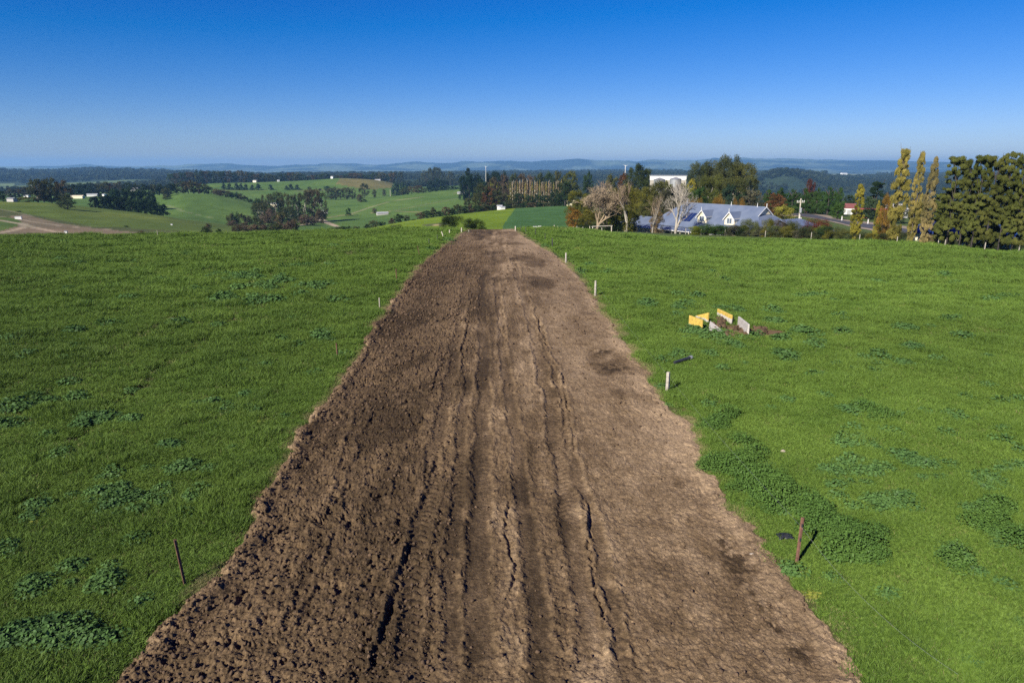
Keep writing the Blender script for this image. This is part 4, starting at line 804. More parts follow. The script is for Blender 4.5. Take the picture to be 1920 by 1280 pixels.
tree('shrub', (.026, .040, .018), 848, 405, 434, 46, 122, 'larger rounded dark bush at the end of the bare earth', None, name='round_bush', cat='bush', lod=0)
tree('shrub', (.026, .040, .018), 886, 410, 435, 42, 120, 'smaller rounded dark bush at the end of the bare earth', None, name='round_bush', cat='bush', lod=0)
tree('shrub', (.060, .072, .034), 746, 422, 434.5, 34, 150, 'low wide grey-green bush on the bright paddock')
tree('shrub', (.060, .072, .034), 709, 428, 435.5, 22, 150, 'small flat grey-green bush left of the wide one')
# ---- left: paddock edge bushes and the hill
tree('round', 'gum', 125, 364, 392, 30, 430, 'lone grey-green tree on the open hillside at left')
tree('shrub', 'brn', 264, 433, 445.5, 18, 190, 'brown rounded bush at the pasture edge')
tree('shrub', 'dark', 236, 427, 433.5, 9, 330, 'tiny dark bush on the brown paddock')
tree('shrub', 'dark', 385, 426, 443, 20, 205, 'dark bush, broader of the group near the valley edge')
tree('shrub', 'brn', 390, 419, 430, 12, 300, 'brownish bush behind the broad dark one')
tree('shrub', 'dark', 411, 430, 441.5, 12, 210, 'small dark bush at the right of the valley-edge group')
tree('shrub', 'deep', 36, 403, 408, 8, 400, 'small dark bush behind the white trough on the left track')
row('cypress', [(176, 368, 20), (188, 366, 20), (200, 366, 22), (213, 367, 22), (226, 369, 22), (238, 372, 20)], None, 492, 'dense black-green cypress, {o} from the left in the hillside shelter belt', 'cypress shelter belt on the left hill', 'deep', bark=M_bark2)
row('cypress', [(246, 374, 22), (258, 373, 22), (270, 374, 22), (282, 376, 22), (294, 379, 22), (305, 383, 20)], None, 466, 'dark green cypress, {o} from the left in the lower half of the shelter belt', 'lower cypress belt on the left hill', 'cyp', bark=M_bark2)
row('cypress', [(216, 354, 22), (230, 353, 22), (244, 353, 22), (258, 355, 22), (272, 358, 22), (286, 362, 20)], None, 580, 'dark green cypress, {o} from the left in the belt behind the shelter belt', 'rear cypress belt on the left hill', 'cyp')
row('round', [(272, 345, 22, 'dark'), (286, 346, 20, 'gum'), (298, 345, 20, 'dark'), (308, 352, 20, 'gum'), (318, 345, 20, 'deep'), (330, 345, 18, 'dark')], None, 740, 'dark tree, {o} from the left between the cypress belt and the small wood', 'dark trees above the cypress belt')
tree('round', 'gum', 311, 352, 378, 18, 690, 'grey-green tree throwing a shadow on the green hill')
tree('shrub', 'gum', 313, 368, 380, 20, 660, 'low bushy tree at the foot of the grey-green hill tree')
row('gum', [(342, 341, 18, 'gum'), (352, 340, 18, 'brn'), (362, 341, 18, 'gum'), (372, 343, 18, 'brn'), (382, 346, 18, 'gum'), (391, 350, 14, 'dark')], None, 725, 'small gum, {o} from the left in the wood on top of the green hill', 'small gums on the green hill top')
row('shrub', [(405, 354, 16, 'scrub'), (415, 356, 16, 'scrub'), (426, 359, 16, 'gum'), (438, 360, 18, 'dark'), (450, 363, 18, 'gum'), (460, 369, 12, 'gum'), (470, 373, 10, 'dark')], None, 715, 'scrubby tree, {o} from the left down the far side of the green hill', 'scrubby trees down the green hill')
row('gum', [(68, 337, 24, 'gum'), (80, 345, 22, 'brn'), (93, 335, 22, 'gumo'), (106, 344, 20, 'gum'), (118, 340, 22, 'brn'), (96, 355, 26, 'gum'), (70, 356, 22, 'gum')], None, 500, 'tall gum, {o} from the left in the clump behind the left hillside', 'tall gums behind the left hillside', bark=M_wood)
tree('shrub', 'olive', 45, 370, 379, 40, 500, 'low golden bushes beside the gum clump at left')
tree('round', 'dark', 4, 358, 378, 16, 500, 'dark tree at the left edge of the hillside skyline')
row('round', [(20, 352, 20, 'gry'), (34, 354, 18, 'brn'), (48, 350, 20, 'gry'), (138, 345, 20, 'dark'), (152, 343, 22, 'teal'), (168, 342, 22, 'teal'), (184, 344, 18, 'gum'), (206, 343, 14, 'rbn'), (198, 340, 16, 'gum'), (222, 340, 20, 'gry'), (240, 342, 20, 'dark'), (256, 344, 18, 'gum'), (146, 358, 22, 'dark'), (162, 360, 22, 'dark'), (178, 360, 20, 'gum')], None, 800, 'valley tree, {o} from the left among the far farmhouses', 'valley trees by the far farmhouses')
# ---- valley clump
for a in ((500, 366, 24, 'gum', 540), (516, 362, 24, 'gum', 550), (532, 362, 22, 'gumo', 550), (548, 365, 20, 'gum', 545), (572, 360, 26, 'gum', 520), (588, 355, 30, 'brn', 520), (602, 360, 24, 'gum', 520), (484, 376, 18, 'dark', 520), (490, 382, 28, 'gum', 480), (540, 388, 28, 'gum', 455), (528, 398, 18, 'gumo', 450), (558, 372, 12, 'deep', 510)):
    pass
VC = sorted([(500, 366, 24, 'gum', 540), (516, 362, 24, 'gum', 550), (532, 362, 22, 'gumo', 550), (548, 365, 20, 'gum', 545), (572, 360, 26, 'gum', 520), (588, 355, 30, 'brn', 520), (602, 360, 24, 'gum', 520), (484, 374, 18, 'dark', 520), (490, 380, 28, 'gum', 480), (540, 388, 28, 'gum', 455), (526, 398, 18, 'gumo', 450), (558, 372, 14, 'deep', 510)])
for i, a in enumerate(VC): tree('gum', a[3], a[0], a[1], None, a[2], a[4], 'grey-green gum, %s from the left in the valley clump' % ORD[i], 'gums of the valley clump', lod=1, bark=M_wood)
VS = sorted([(432, 400, 16, 'gum', 450), (442, 398, 18, 'dark', 455), (454, 402, 16, 'gum', 450), (466, 404, 16, 'brn', 450), (478, 406, 16, 'gum', 446), (436, 414, 22, 'scrub', 438), (452, 418, 22, 'scrub', 436), (510, 392, 26, 'scrub', 470), (498, 400, 20, 'scrub', 462), (526, 404, 20, 'tan', 450), (572, 402, 24, 'scrub', 470), (584, 406, 18, 'scrub', 468), (484, 412, 20, 'gum', 440), (600, 396, 20, 'brn', 500)])
for i, a in enumerate(VS): tree('shrub', a[3], a[0], a[1], None, a[2], a[4], 'brushy bush, %s from the left at the foot of the valley clump' % ORD[i], 'brushy bushes of the valley clump')
VB = [(446, 431, 16, 'brn'), (460, 431, 16, 'scrub'), (474, 430, 18, 'scrub'), (488, 430, 18, 'brn'), (502, 429, 18, 'scrub'), (516, 428, 18, 'gum'), (530, 426, 18, 'scrub'), (544, 422, 16, 'scrub'), (554, 420, 14, 'brn')]
for i, a in enumerate(VB): tree('shrub', a[3], a[0], a[1] - 8, a[1] + 8, a[2] + 8, 320, 'low brown scrub, %s from the left in the line edging the valley floor' % ORD[i], 'low scrub edging the valley floor')
# ---- middle hill
row('cone', [(419, 343.5, 13), (430, 344, 13), (443, 343, 14), (452, 344, 12), (461, 345, 12), (473, 346, 10), (484, 344, 13)], None, 1010, 'dark pine, {o} from the left in the row across the far paddock', 'pine row across the far paddock', 'teal')
row('cone', [(507, 346, 13), (537, 348, 10), (545, 345, 13), (557, 346, 13)], None, 1010, 'dark pine, {o} from the left of the scattered ones right of the pine row', 'scattered pines on the far paddock', 'teal')
tree('round', 'gum', 580, 350, 358, 9, 1000, 'small grey tree right of the scattered pines')
tree('round', 'gry', 600, 353, 358, 6, 1000, 'very small grey bush on the far paddock')
tree('round', 'teal', 613, 348.5, 358, 13, 1000, 'dark round tree on the far paddock before the gum group')
row('gum', [(618, 353, 14), (628, 351, 14), (638, 354, 14), (649, 352, 14), (661, 354, 12)], None, 885, 'grey-green gum, {o} from the left in the group on the middle paddock', 'gums on the middle paddock', 'gum')
tree('gum', 'gum', 683, 344.5, 362, 16, 900, 'single spreading gum on the middle paddock')
tree('round', 'gum', 702, 355, 362, 9, 900, 'small round tree right of the spreading gum')
tree('round', 'gry', 720, 355, 360, 8, 950, 'small bush near the bare crossing of the middle paddock')
tree('round', 'brn', 675, 364, 381, 15, 740, 'brown-crowned gum alone on the mid slope')
tree('shrub', 'dark', 684, 374, 380, 8, 735, 'dark bush touching the brown-crowned gum')
tree('cypress', 'pine', 653, 390, 404, 12, 585, 'round deep green tree alone above the farm track')
tree('round', 'gry', 702, 390, 400, 10, 600, 'round grey-brown tree on the farm track')
tree('cypress', 'teal', 742, 342, 359, 18, 960, 'left dark cypress of the pair at the middle hill end')
tree('cypress', 'teal', 757, 342, 359, 18, 960, 'right dark cypress of the pair at the middle hill end')
row('gum', [(754, 358, 12, 'gum'), (760, 352, 14, 'gum'), (772, 350, 14, 'brn'), (784, 348, 14, 'brn'), (793, 352, 14, 'gum'), (738, 368, 8, 'gum')], None, 830, 'brownish gum, {o} from the left on the long green slope top', 'gums on the long slope top')
row('cypress', [(804, 350, 14), (816, 352, 14), (826, 350, 14), (838, 349, 14), (850, 349, 14), (861, 350, 14), (872, 351, 13), (884, 353, 12)], None, 855, 'dark clipped tree, {o} from the left in the belt ending the long slope', 'dark tree belt ending the long slope', 'teal')
row('round', [(808, 338, 18, 'deep'), (822, 334, 22, 'deep'), (834, 338, 18, 'deep')], None, 1150, 'dark spreading tree, {o} from the left above the dark tree belt', 'dark spreading trees above the belt')
row('gum', [(798, 320, 14), (810, 315, 16), (820, 314, 16), (830, 322, 12), (845, 322, 12), (738, 322, 12), (752, 322, 10), (715, 323, 14)], None, 1500, 'far gum, {o} from the left against the blue hills', 'far gums against the blue hills', 'gum')
T2 = []
for i, q in enumerate(np.linspace(322, 735, 40)):
    T2.append((float(q), 325 + random.uniform(-3.5, 4) + (3 if 560 < q < 700 else 0) - (3 if q < 480 else 0), random.uniform(12, 18), random.choice(['teal', 'gum', 'dark', 'brn', 'bgrn', 'gry'])))
row('gum', T2[:40], None, 1290, 'far roadside tree, {o} from the left along the crest of the middle hill', 'far trees along the middle hill crest')
# ================================================================ far bush: one mass
m_, nt, out = newmat('far_bush'); rgb = N(nt, 'ShaderNodeRGB'); rgb.outputs[0].default_value = (.028, .042, .020, 1)
c = mulcol(nt, rgb.outputs[0], (.6, .65, .7), (1.7, 1.45, 1.3), .006, 5.0, 'pos'); c = mulcol(nt, c, (.7, .7, .7), (1.3, 1.25, 1.2), .05, 3.0, 'pos')
d = N(nt, 'ShaderNodeBsdfDiffuse'); nt.links.new(c, d.inputs[0]); nt.links.new(d.outputs[0], out.inputs[0])
fp = []
for k in range(4):
    V, Fc = leafcloud(blobs_for('round', np.random.default_rng(50 + k)), 320, .075, 60 + k); fp.append(hidden_proto('bush_crown', V, Fc, m_))
n0 = 60000; Df = np.exp(np.log(520) + (np.log(5400) - np.log(520)) * rng.random(n0) ** .75); azf = (rng.random(n0) * 2 - 1) * .74; fx, fy = np.sin(azf) * Df, np.cos(azf) * Df; fz = Z(fx, fy)
pxf, pyf = proj(fx, fy, fz)
keep = (Df > 1480) | ((pxf > 1075) & (Df > 560))
for (x0, x1, y0, y1) in ((1560, 1608, 364, 376), (1550, 1645, 324, 333), (-100, 30, 343, 353), (1480, 1500, 352, 366)): keep &= ~((pxf > x0) & (pxf < x1) & (pyf > y0) & (pyf < y1))
keep &= (fbm(fx / 700, fy / 1500, 3, 60) < .585) | (Df > 3500); keep &= fbm(fx / 160, fy / 160, 3, 66) > .36
fx, fy, fz, Df = fx[keep], fy[keep], fz[keep], Df[keep]; n = len(fx)
fz = fz + sstep(1400, 2600, Df) * (fbm(fx / 260, fy / 260, 3, 11) - .5) * 16 * np.clip(Df / 4000, .5, 2)
s = np.clip(Df / 160, 8, 24) * (.6 + .9 * rng.random(n)); hz = np.clip(6 + Df / 500, 6, 14) * (.6 + .9 * rng.random(n) ** 2)
scatter('far_bush', np.stack([fx, fy, fz], 1), np.stack([np.zeros(n), np.zeros(n), rng.random(n) * 6.28], 1), np.stack([s, s, hz], 1), rng.integers(0, 4, n), fp)
print('far bush', n)
# ================================================================ BUILDINGS
def hip_roof(mb, u0, u1, yc, hw, zr, ze, e0=5.0, e1=5.0, th=.12, axis='u'):
    """hip roof with its ridge from u0 to u1; e0/e1 = run of the hips (0: plain gable)"""
    def P(u, y, z): return (u, yc + y, z) if axis == 'u' else (yc + y, u, z)
    f = [[P(u0, 0, zr), P(u0 - e0, -hw, ze), P(u1 + e1, -hw, ze), P(u1, 0, zr)], [P(u1, 0, zr), P(u1 + e1, hw, ze), P(u0 - e0, hw, ze), P(u0, 0, zr)]]
    if e0: f.append([P(u0, 0, zr), P(u0 - e0, hw, ze), P(u0 - e0, -hw, ze)])
    if e1: f.append([P(u1, 0, zr), P(u1 + e1, -hw, ze), P(u1 + e1, hw, ze)])
    for q in f:
        a, b_, c_ = Vector(q[0]), Vector(q[1]), Vector(q[2])
        if (b_ - a).cross(c_ - a).z < 0: q = q[::-1]
        mb.slab(q, th)
    return mb
# ---- the long house with dormers
X0, Y0, t0 = ray(1283, 380); D0 = 169; zr = H + t0 * D0; X1, Y1, t1 = ray(1435, 388.5); D1 = (zr - H) / t1
r0 = Vector((X0 * D0, Y0 * D0)); r1 = Vector((X1 * D1, Y1 * D1)); L = (r1 - r0).length; rz = math.atan2(r1.y - r0.y, r1.x - r0.x)
cu, su = math.cos(rz), math.sin(rz)
gz_ = Zf(r0.x + (r1.x - r0.x) / 2, r0.y + (r1.y - r0.y) / 2); zr_ = zr - gz_; house = empty('house', (r0.x, r0.y, gz_), rz)
tag(house, 'long cream house with blue-grey iron roof, two front dormers and a verandah', 'house')
def hw2(u, y, z): return (r0.x + u * cu - y * su, r0.y + u * su + y * cu, gz_ + z)
def hpx(u, y, z): a, b_ = proj(*[np.array(v) for v in hw2(u, y, z)]); return float(a), float(b_)
def solve_u(px_, y, z): us = np.linspace(-10, L + 12, 2000); return float(us[np.argmin([abs(hpx(u, y, z)[0] - px_) for u in us])])
SL_ = 4.9 / 6.8; ze = zr_ - 4.9
print('house L', L, 'ridge', zr_, 'eave', ze)
rf = MB()
def slab_up(mb, q, th=.12):
    a, b_, c_ = Vector(q[0]), Vector(q[1]), Vector(q[2])
    mb.slab(q if (b_ - a).cross(c_ - a).z > 0 else q[::-1], th)
gb = 2.2; gz2 = zr_ - gb * SL_
slab_up(rf, [(0, 0, zr_), (-5, -6.8, ze), (L + 4.6, -6.8, ze), (L, -gb, gz2), (L + .35, 0, zr_)][:3] + [(L, -gb, gz2), (L, 0, zr_)])
slab_up(rf, [(0, 0, zr_), (-5, 6.8, ze), (L + 4.6, 6.8, ze), (L, gb, gz2), (L, 0, zr_)]); slab_up(rf, [(0, 0, zr_), (-5, -6.8, ze), (-5, 6.8, ze)])
slab_up(rf, [(L - .02, -gb, gz2 - .01), (L + 4.6, -6.8, ze), (L + 4.6, 6.8, ze), (L - .02, gb, gz2 - .01)])
roof = rf.build('roof', M_roof, house)
fw = MB(); uf = solve_u(1417, -6.0, zr_ - 2.3); hip_roof(fw, -6.0, 1.0, uf, 4.6, zr_ - 2.3, ze + .02, 4.5, 0, axis='v'); fwr = fw.build('front_wing_roof', M_roof, house)
rw = MB(); hip_roof(rw, 0, 6.8, L + 3.8, 6.2, zr_ - 2.35, ze + .04, 0, 4.6, axis='v'); rwr = rw.build('rear_wing_roof', M_roof, house)
lw = MB(); hip_roof(lw, -11.5, -7, -2.5, 4.2, ze + 1.3, ze - .35, 3.5, 2); lw.build('side_roof', M_roof, house)
m = MB(); m.box(-4.4, -6.2, -1, L + 4, 6.2, ze - .05); m.box(uf - 4, -10, -1, uf + 4, -6.25, ze - .06); m.box(L + 4.05, -4, -1, L + 9, 10.8, ze - .07); m.box(-14, -6.2, -1, -4.45, 1.2, ze - .5); m.build('wall', M_cream, house)
m = MB(); m.box(L - .14, -.05, gz2 + .0, L - .04, .05, gz2 + .1); m.slab([(L + .02, -gb + .1, gz2 + .05), (L + .02, gb - .1, gz2 + .05), (L + .02, 0, zr_ - .12)], .1); gab = m.build('gable', M_cream, house)
def barge(mb, u, y0, y1, z0, z1, ax='u'):
    for s_ in (-1, 1):
        a = (u, 0, z1), (u, s_ * y1, z0)
        n_ = 8; p, q = Vector(a[0]), Vector(a[1]); w_ = .13
        if ax == 'u': mb.slab([(u + .35, 0, z1 + .10), (u + .35, s_ * y1, z0 + .10), (u + .35, s_ * y1, z0 - .16), (u + .35, 0, z1 - .16)], .06)
barge(m2 := MB(), L, 0, gb + .3, gz2 - .2, zr_); m2.tube([(L + .35, 0, zr_ - .1), (L + .35, 0, zr_ + .75)], .07, 6); m2.build('barge_board', M_white, gab)
slab_up(m3 := MB(), [(L - .05, 0, zr_ + .006), (L - .05, -gb - .3, gz2 - .21), (L + .4, -gb - .3, gz2 - .21), (L + .4, 0, zr_ + .006)], .08); slab_up(m3, [(L - .05, 0, zr_ + .006), (L - .05, gb + .3, gz2 - .21), (L + .4, gb + .3, gz2 - .21), (L + .4, 0, zr_ + .006)], .08); m3.build('gable_roof', M_roof, gab)
for u_, y_, z_ in ((solve_u(1371, 0, zr_), 0, zr_), (solve_u(1420, 0, zr_), 0, zr_), (L + 3.8, 6.8, zr_ - 2.35)):
    MB().tube([(u_, y_, z_ - .05), (u_, y_, z_ + .35), (u_, y_, z_ + .8)], [.09, .06, .03], 6).build('finial', M_white, house)
m = MB(); m.tube([(.2, .9, zr_ - .9), (.2, .9, zr_ + .7)], .22, 8); m.tube([(.2, .9, zr_ + .7), (.2, .9, zr_ + .85)], .3, 8); m.build('flue', M_galv, house)
for pxd in (1316.5, 1368):
    yf = -5.2; zb, zw, za = zr_ + SL_ * yf, zr_ + SL_ * yf + 1.35, zr_ + SL_ * yf + 2.65; u0 = solve_u(pxd, yf, zw); hw_ = 1.15
    dm = MB(); dm.slab([(u0 - hw_, yf, zb - .1), (u0 + hw_, yf, zb - .1), (u0 + hw_, yf, zw), (u0, yf, za - .1), (u0 - hw_, yf, zw)], .12)
    ym = (zw - zr_) / SL_
    for s_ in (-1, 1):
        q = [(u0 + s_ * hw_, yf, zb - .1), (u0 + s_ * hw_, ym + .1, zw), (u0 + s_ * hw_, yf, zw)]; dm.slab(q if s_ < 0 else q[::-1], .1)
    dor = dm.build('dormer', M_cream, house)
    dr_ = MB(); e = .3; sl2 = (za - zw) / hw_
    for s_ in (-1, 1):
        ye_ = (zw - e * sl2 - zr_) / SL_; yr_ = (za - zr_) / SL_
        q = [(u0, yf - .3, za + .05), (u0 + s_ * (hw_ + e), yf - .3, zw - e * sl2 + .05), (u0 + s_ * (hw_ + e), ye_ + .1, zw - e * sl2 + .05), (u0, yr_ + .1, za + .05)]; slab_up(dr_, q, .08)
    dr_.build('dormer_roof', M_roof, dor)
    bb = MB()
    for s_ in (-1, 1): bb.slab([(u0, yf - .36, za + .12), (u0, yf - .36, za - .12), (u0 + s_ * (hw_ + e + .05), yf - .36, zw - e * sl2 - .16), (u0 + s_ * (hw_ + e + .05), yf - .36, zw - e * sl2 + .08)], .06)
    bb.tube([(u0, yf - .38, za - .3), (u0, yf - .38, za + .75)], .055, 6); bb.build('barge_board', M_white, dor)
    wf = MB(); z1, z2 = zb + .22, zb + 1.42
    for a in ((u0 - .68, z1, u0 - .60, z2), (u0 + .60, z1, u0 + .68, z2), (u0 - .04, z1 + .08, u0 + .04, z2 - .08), (u0 - .60, z1, u0 + .60, z1 + .08), (u0 - .60, z2 - .08, u0 + .60, z2)): wf.box(a[0], yf - .06, a[1], a[2], yf + .03, a[3])
    wo_ = wf.build('window', M_white, dor); MB().box(u0 - .6, yf - .02, z1 + .08, u0 + .6, yf + .01, z2 - .08).build('pane', M_glass, wo_)
for pxs in (1283, 1289.5, 1296):
    u_ = solve_u(pxs, -4.3, zr_ - 4.3 * SL_); q = [(u_ - .42, -2.9, zr_ - 2.9 * SL_ + .12), (u_ - .42, -5.3, zr_ - 5.3 * SL_ + .12), (u_ + .42, -5.3, zr_ - 5.3 * SL_ + .12), (u_ + .42, -2.9, zr_ - 2.9 * SL_ + .12)]
    m = MB(); slab_up(m, q, .05); m.build('solar_panel', M_panel, house)
m = MB(); slab_up(m, [(-15, -6.9, ze - .12), (-15, -9.6, ze - .62), (uf - 4.7, -9.6, ze - .62), (uf - 4.7, -6.9, ze - .12)], .08); slab_up(m, [(uf + 4.7, -6.9, ze - .12), (uf + 4.7, -9.0, ze - .5), (L + 6, -9.0, ze - .5), (L + 6, -6.9, ze - .12)], .08); ver = m.build('verandah_roof', M_roof, house)
MB().box(-15, -9.66, ze - .80, uf - 4.7, -9.58, ze - .60).build('fascia', M_white, ver)
u_ = -14.8
while u_ < uf - 5: MB().box(u_ - .07, -9.5, -.6, u_ + .07, -9.36, ze - .70).build('verandah_post', M_cream, house); u_ += 2.5
m = MB()
for u_ in (-12, -8, 1, 6, 12): m.box(u_ - .7, -6.26, .6, u_ + .7, -6.21, 2.0)
for i, u_ in enumerate((-12, -8, 1, 6, 12)):
    if u_ < uf - 5: w_ = MB().box(u_ - .75, -6.27, .55, u_ + .75, -6.205, 2.05).build('window', M_white, house); MB().box(u_ - .67, -6.285, .63, u_ + .67, -6.272, 1.97).build('pane', M_glass, w_)
MB().box(-15, -9.6, -.9, uf - 5, -6.2, -.02).build('verandah_floor', M_conc, house)
# ---- generic small building placed by its direction, distance, size
def building(px_, yb, D, w, dpt, h, rise, rot, wallm, roofm, label, cat='shed', name='shed', gable=True, group=None, door=False, win=0):
    if D: x, y, z = at(px_, D, yb or 430)
    else: x, y, z, D = hit(px_, yb)
    o = empty(name, (x, y, z - .1), rot); MB().box(-w / 2, -dpt / 2, -1, w / 2, dpt / 2, h).build('wall', wallm, o)
    r = MB(); e = .25
    if rise:
        hip_roof(r, -w / 2 - e if gable else -w / 2 + dpt * .3, w / 2 + e if gable else w / 2 - dpt * .3, 0, dpt / 2 + e, h + rise, h + .12, 0 if gable else dpt * .3 + e, 0 if gable else dpt * .3 + e)
        if gable:
            for s_ in (-1, 1):
                q = [(s_ * w / 2, -dpt / 2, h), (s_ * w / 2, dpt / 2, h), (s_ * w / 2, 0, h + rise - .05)]; MB().slab(q if s_ > 0 else q[::-1], .1).build('gable', wallm, o)
    else: r.box(-w / 2 - e, -dpt / 2 - e, h + .01, w / 2 + e, dpt / 2 + e, h + .2)
    r.build('roof', roofm, o)
    if door: MB().box(-w * .18, -dpt / 2 - .05, -.5, w * .18, -dpt / 2 + .02, h * .75).build('door', M_galv, o)
    for k in range(win):
        q = -w / 2 + w * (k + 1) / (win + 1); f = MB().box(q - .6, -dpt / 2 - .06, h * .35, q + .6, -dpt / 2 + .02, h * .8).build('window', M_white, o); MB().box(q - .5, -dpt / 2 - .08, h * .4, q + .5, -dpt / 2 - .062, h * .75).build('pane', M_glass, f)
    tag(o, label, cat, group); return o
# navy roofed building behind the shelter row
xa, ya, _ = at(1705, 130, 440); xb, yb_, _ = at(1905, 130, 440); za_ = min(Zf(xa, ya), Zf(xb, yb_)); Lb = math.hypot(xb - xa, yb_ - ya); rb = math.atan2(yb_ - ya, xb - xa)
nb = empty('long_building', (xa, ya, za_), rb); eh = height_to(1696, 433, 130) - za_; rh = height_to(1706, 406, 133.5) - za_
MB().box(0, 0, -1.5, Lb, 9, eh).build('wall', M_cream, nb); m = MB(); hip_roof(m, 3.6, Lb - 3.6, 4.5, 5.1, rh, eh - .1, 4.1, 4.1); m.build('roof', M_roofn, nb)
MB().box(-.5, -.75, eh - .24, Lb + .5, -.63, eh - .06).build('gutter', M_roofn, nb)
for q in (.3, .5, .68, .85):
    f = MB().box(Lb * q - .8, -.06, .9, Lb * q + .8, .02, 2.1).build('window', M_white, nb); MB().box(Lb * q - .7, -.08, 1.0, Lb * q + .7, -.062, 2.0).build('pane', M_glass, nb if False else f)
tag(nb, 'cream walled building with navy roof behind the tall dark tree row', 'building')
# tall white shed and two water tanks behind the garden trees
xs, ys2, zs2 = at(1252, 300, 350); sh = empty('long_shed', (xs, ys2, zs2), -.22); zt = height_to(1252, 337, 300) - zs2; zt2 = height_to(1252, 327.5, 300) - zs2; wsh = 62 / F * 300
MB().box(-wsh / 2, -5, -1, wsh / 2, 5, zt - .1).build('wall', M_wood, sh); MB().box(-wsh / 2 - .1, -5.1, zt - .1, wsh / 2 + .1, 5.1, zt2 - .5).build('upper_wall', M_white, sh); m = MB(); m.box(-wsh / 2 - .3, -5.3, zt2 - .5, wsh / 2 + .3, 5.3, zt2 - .25); m.build('roof', M_galv, sh); tag(sh, 'long low white shed on the skyline left of the gum clump', 'shed')
for q, w_, yt, lab in ((1236, 20, 337, 'left grey water tank below the long white shed'), (1266, 20, 336, 'right grey water tank below the long white shed, closer to the gums')):
    x, y, z = at(q, 262, 350); hh2 = height_to(q, yt, 262) - z; rr = w_ / 2 / F * 262; o = empty('water_tank', (x, y, z)); MB().tube([(0, 0, -.5), (0, 0, hh2)], rr, 28).build('wall', M_galv, o)
    MB().tube([(0, 0, hh2 + .01), (0, 0, hh2 + .35), (0, 0, hh2 + .7)], [rr + .15, rr * .6, .2], 28).build('roof', M_galv, o); tag(o, lab, 'tank', 'grey water tanks')
# red-roofed house, red carport and white van bay by the road
building(1591, 410, 262, 3.2, 5, 2.3, 1.5, -.5, M_white, M_rroof, 'small white cottage with red and white roof beside the road', 'house', 'cottage', True, win=0, door=True)
x, y, z = at(1634, 232, 412); o = empty('carport', (x, y, z), -.25); m = MB(); m.box(-4.6, -2.4, 2.75, 4.6, 2.4, 2.95); m.build('roof', M_red, o)
for u_ in (-4.4, -1.6, 1.6, 4.4):
    for v_ in (-2.2, 2.2): MB().tube([(u_, v_, -.3), (u_, v_, 2.74)], .11, 6).build('post', M_red, o)
MB().box(-4.5, 2.3, -.3, 4.5, 2.42, 2.7).build('back_wall', M_dsteel, o); MB().box(-4.4, -2.3, .3, -1.6, -2.22, .42).build('rail', M_red, o); tag(o, 'open red carport with dark interior between the two poplars', 'carport')
building(1672, 410, 245, 6, 6, 2.6, 1.6, .2, M_conc, M_conc, 'pale stone cottage half hidden behind the orange tree', 'house', 'cottage')
FH = [(48, 352, 760, 5, 2.4, M_white, M_galv, 'pale roof low among trees at the far left'), (22, 372, 505, 5, 2.2, M_conc, M_galv, 'pale shed at the left edge behind the hillside'), (172, 356, 820, 11, 2.6, M_white, M_wroof, 'long white farmhouse behind the cypress belt'), (146, 371, 560, 9, 2.0, M_cream, M_cream, 'cream shed right of the lone hillside tree'),
      (194, 352, 900, 4, 2.4, M_white, M_wroof, 'small bright white roof above the cypress belt'), (252, 341, 1250, 12, 5, M_white, M_wroof, 'white house on the wooded rise at left'), (242, 342, 1240, 6, 3, M_white, M_galv, 'grey-roofed shed beside the white house on the wooded rise'), (264, 343, 1240, 8, 3, M_white, M_galv, 'low pale shed right of the white house on the wooded rise'),
      (170, 337, 1700, 6, 3, M_white, M_wroof, 'tiny far house in the bush at left'), (515, 388, 520, 5.5, 3.6, M_cream, M_wroof, 'cream cottage inside the valley clump'), (610, 399, 560, 4, 2.0, M_white, M_wroof, 'small white hut on the track right of the valley clump'),
      (623, 334, 1165, 5, 4, M_white, M_galv, 'white hut at the top of the middle hill'), (708, 339, 1230, 11, 3, M_white, M_wroof, 'white farmhouse at the right end of the middle hill'), (775, 340, 1330, 12, 3, M_white, M_wroof, 'long pale farmhouse in the trees right of the middle hill'), (782, 345, 1200, 8, 3, M_white, M_wroof, 'white shed below the long pale farmhouse'), (762, 339, 1350, 8, 4, M_rroof, M_rroof, 'reddish roofed house left of the long pale farmhouse'),
      (837, 334, 1360, 18, 2.6, M_white, M_wroof, 'long white shed on the rise left of the mast'), (830, 331, 1420, 9, 4, M_cream, M_rroof, 'red-brown roofed house behind the long white shed on the rise'), (862, 341, 1150, 12, 4, M_white, M_rroof, 'pink and white house right of the long white shed'), (522, 340, 1230, 4, 3, M_white, M_wroof, 'tiny white hut at the roadside crest'), (478, 338, 1300, 8, 4, M_cream, M_galv, 'pale house among the roadside trees'),
      (937, 378, 436, 3.6, 2.6, M_white, M_wroof, 'bright white shed in the wood left of the pale poplars'), (942, 367, 470, 3.4, 1.6, M_white, M_wroof, 'second white roof above the bright white shed'), (923, 353, 620, 4.5, 1.6, M_white, M_wroof, 'pale roof behind the yellow-green crowns'), (941, 352, 640, 4.5, 2.2, M_white, M_galv, 'grey roof right of the yellow-green crowns'),
      (1168, 344, 400, 8, 3.4, M_cream, M_cream, 'cream house behind the white-trunked olive tree'), (1073, 330, 560, 8, 5, M_cream, M_cream, 'cream house behind the green-gold crown'), (1482, 354, 1200, 8, 5, M_cream, M_rroof, 'cream house on the far side of the pine hedge'), (1440, 352, 1500, 9, 3.4, M_white, M_wroof, 'white specks of a house beyond the gum clump'),
      (1582, 327, 3800, 36, 9, M_white, M_wroof, 'far white sheds on the pale green clearing'), (1720, 335, 2500, 55, 5, M_white, M_wroof, 'long white glasshouse roof far behind the tall poplars'), (1660, 335, 2600, 30, 5, M_white, M_wroof, 'pale roofs far left of the tallest poplar')]
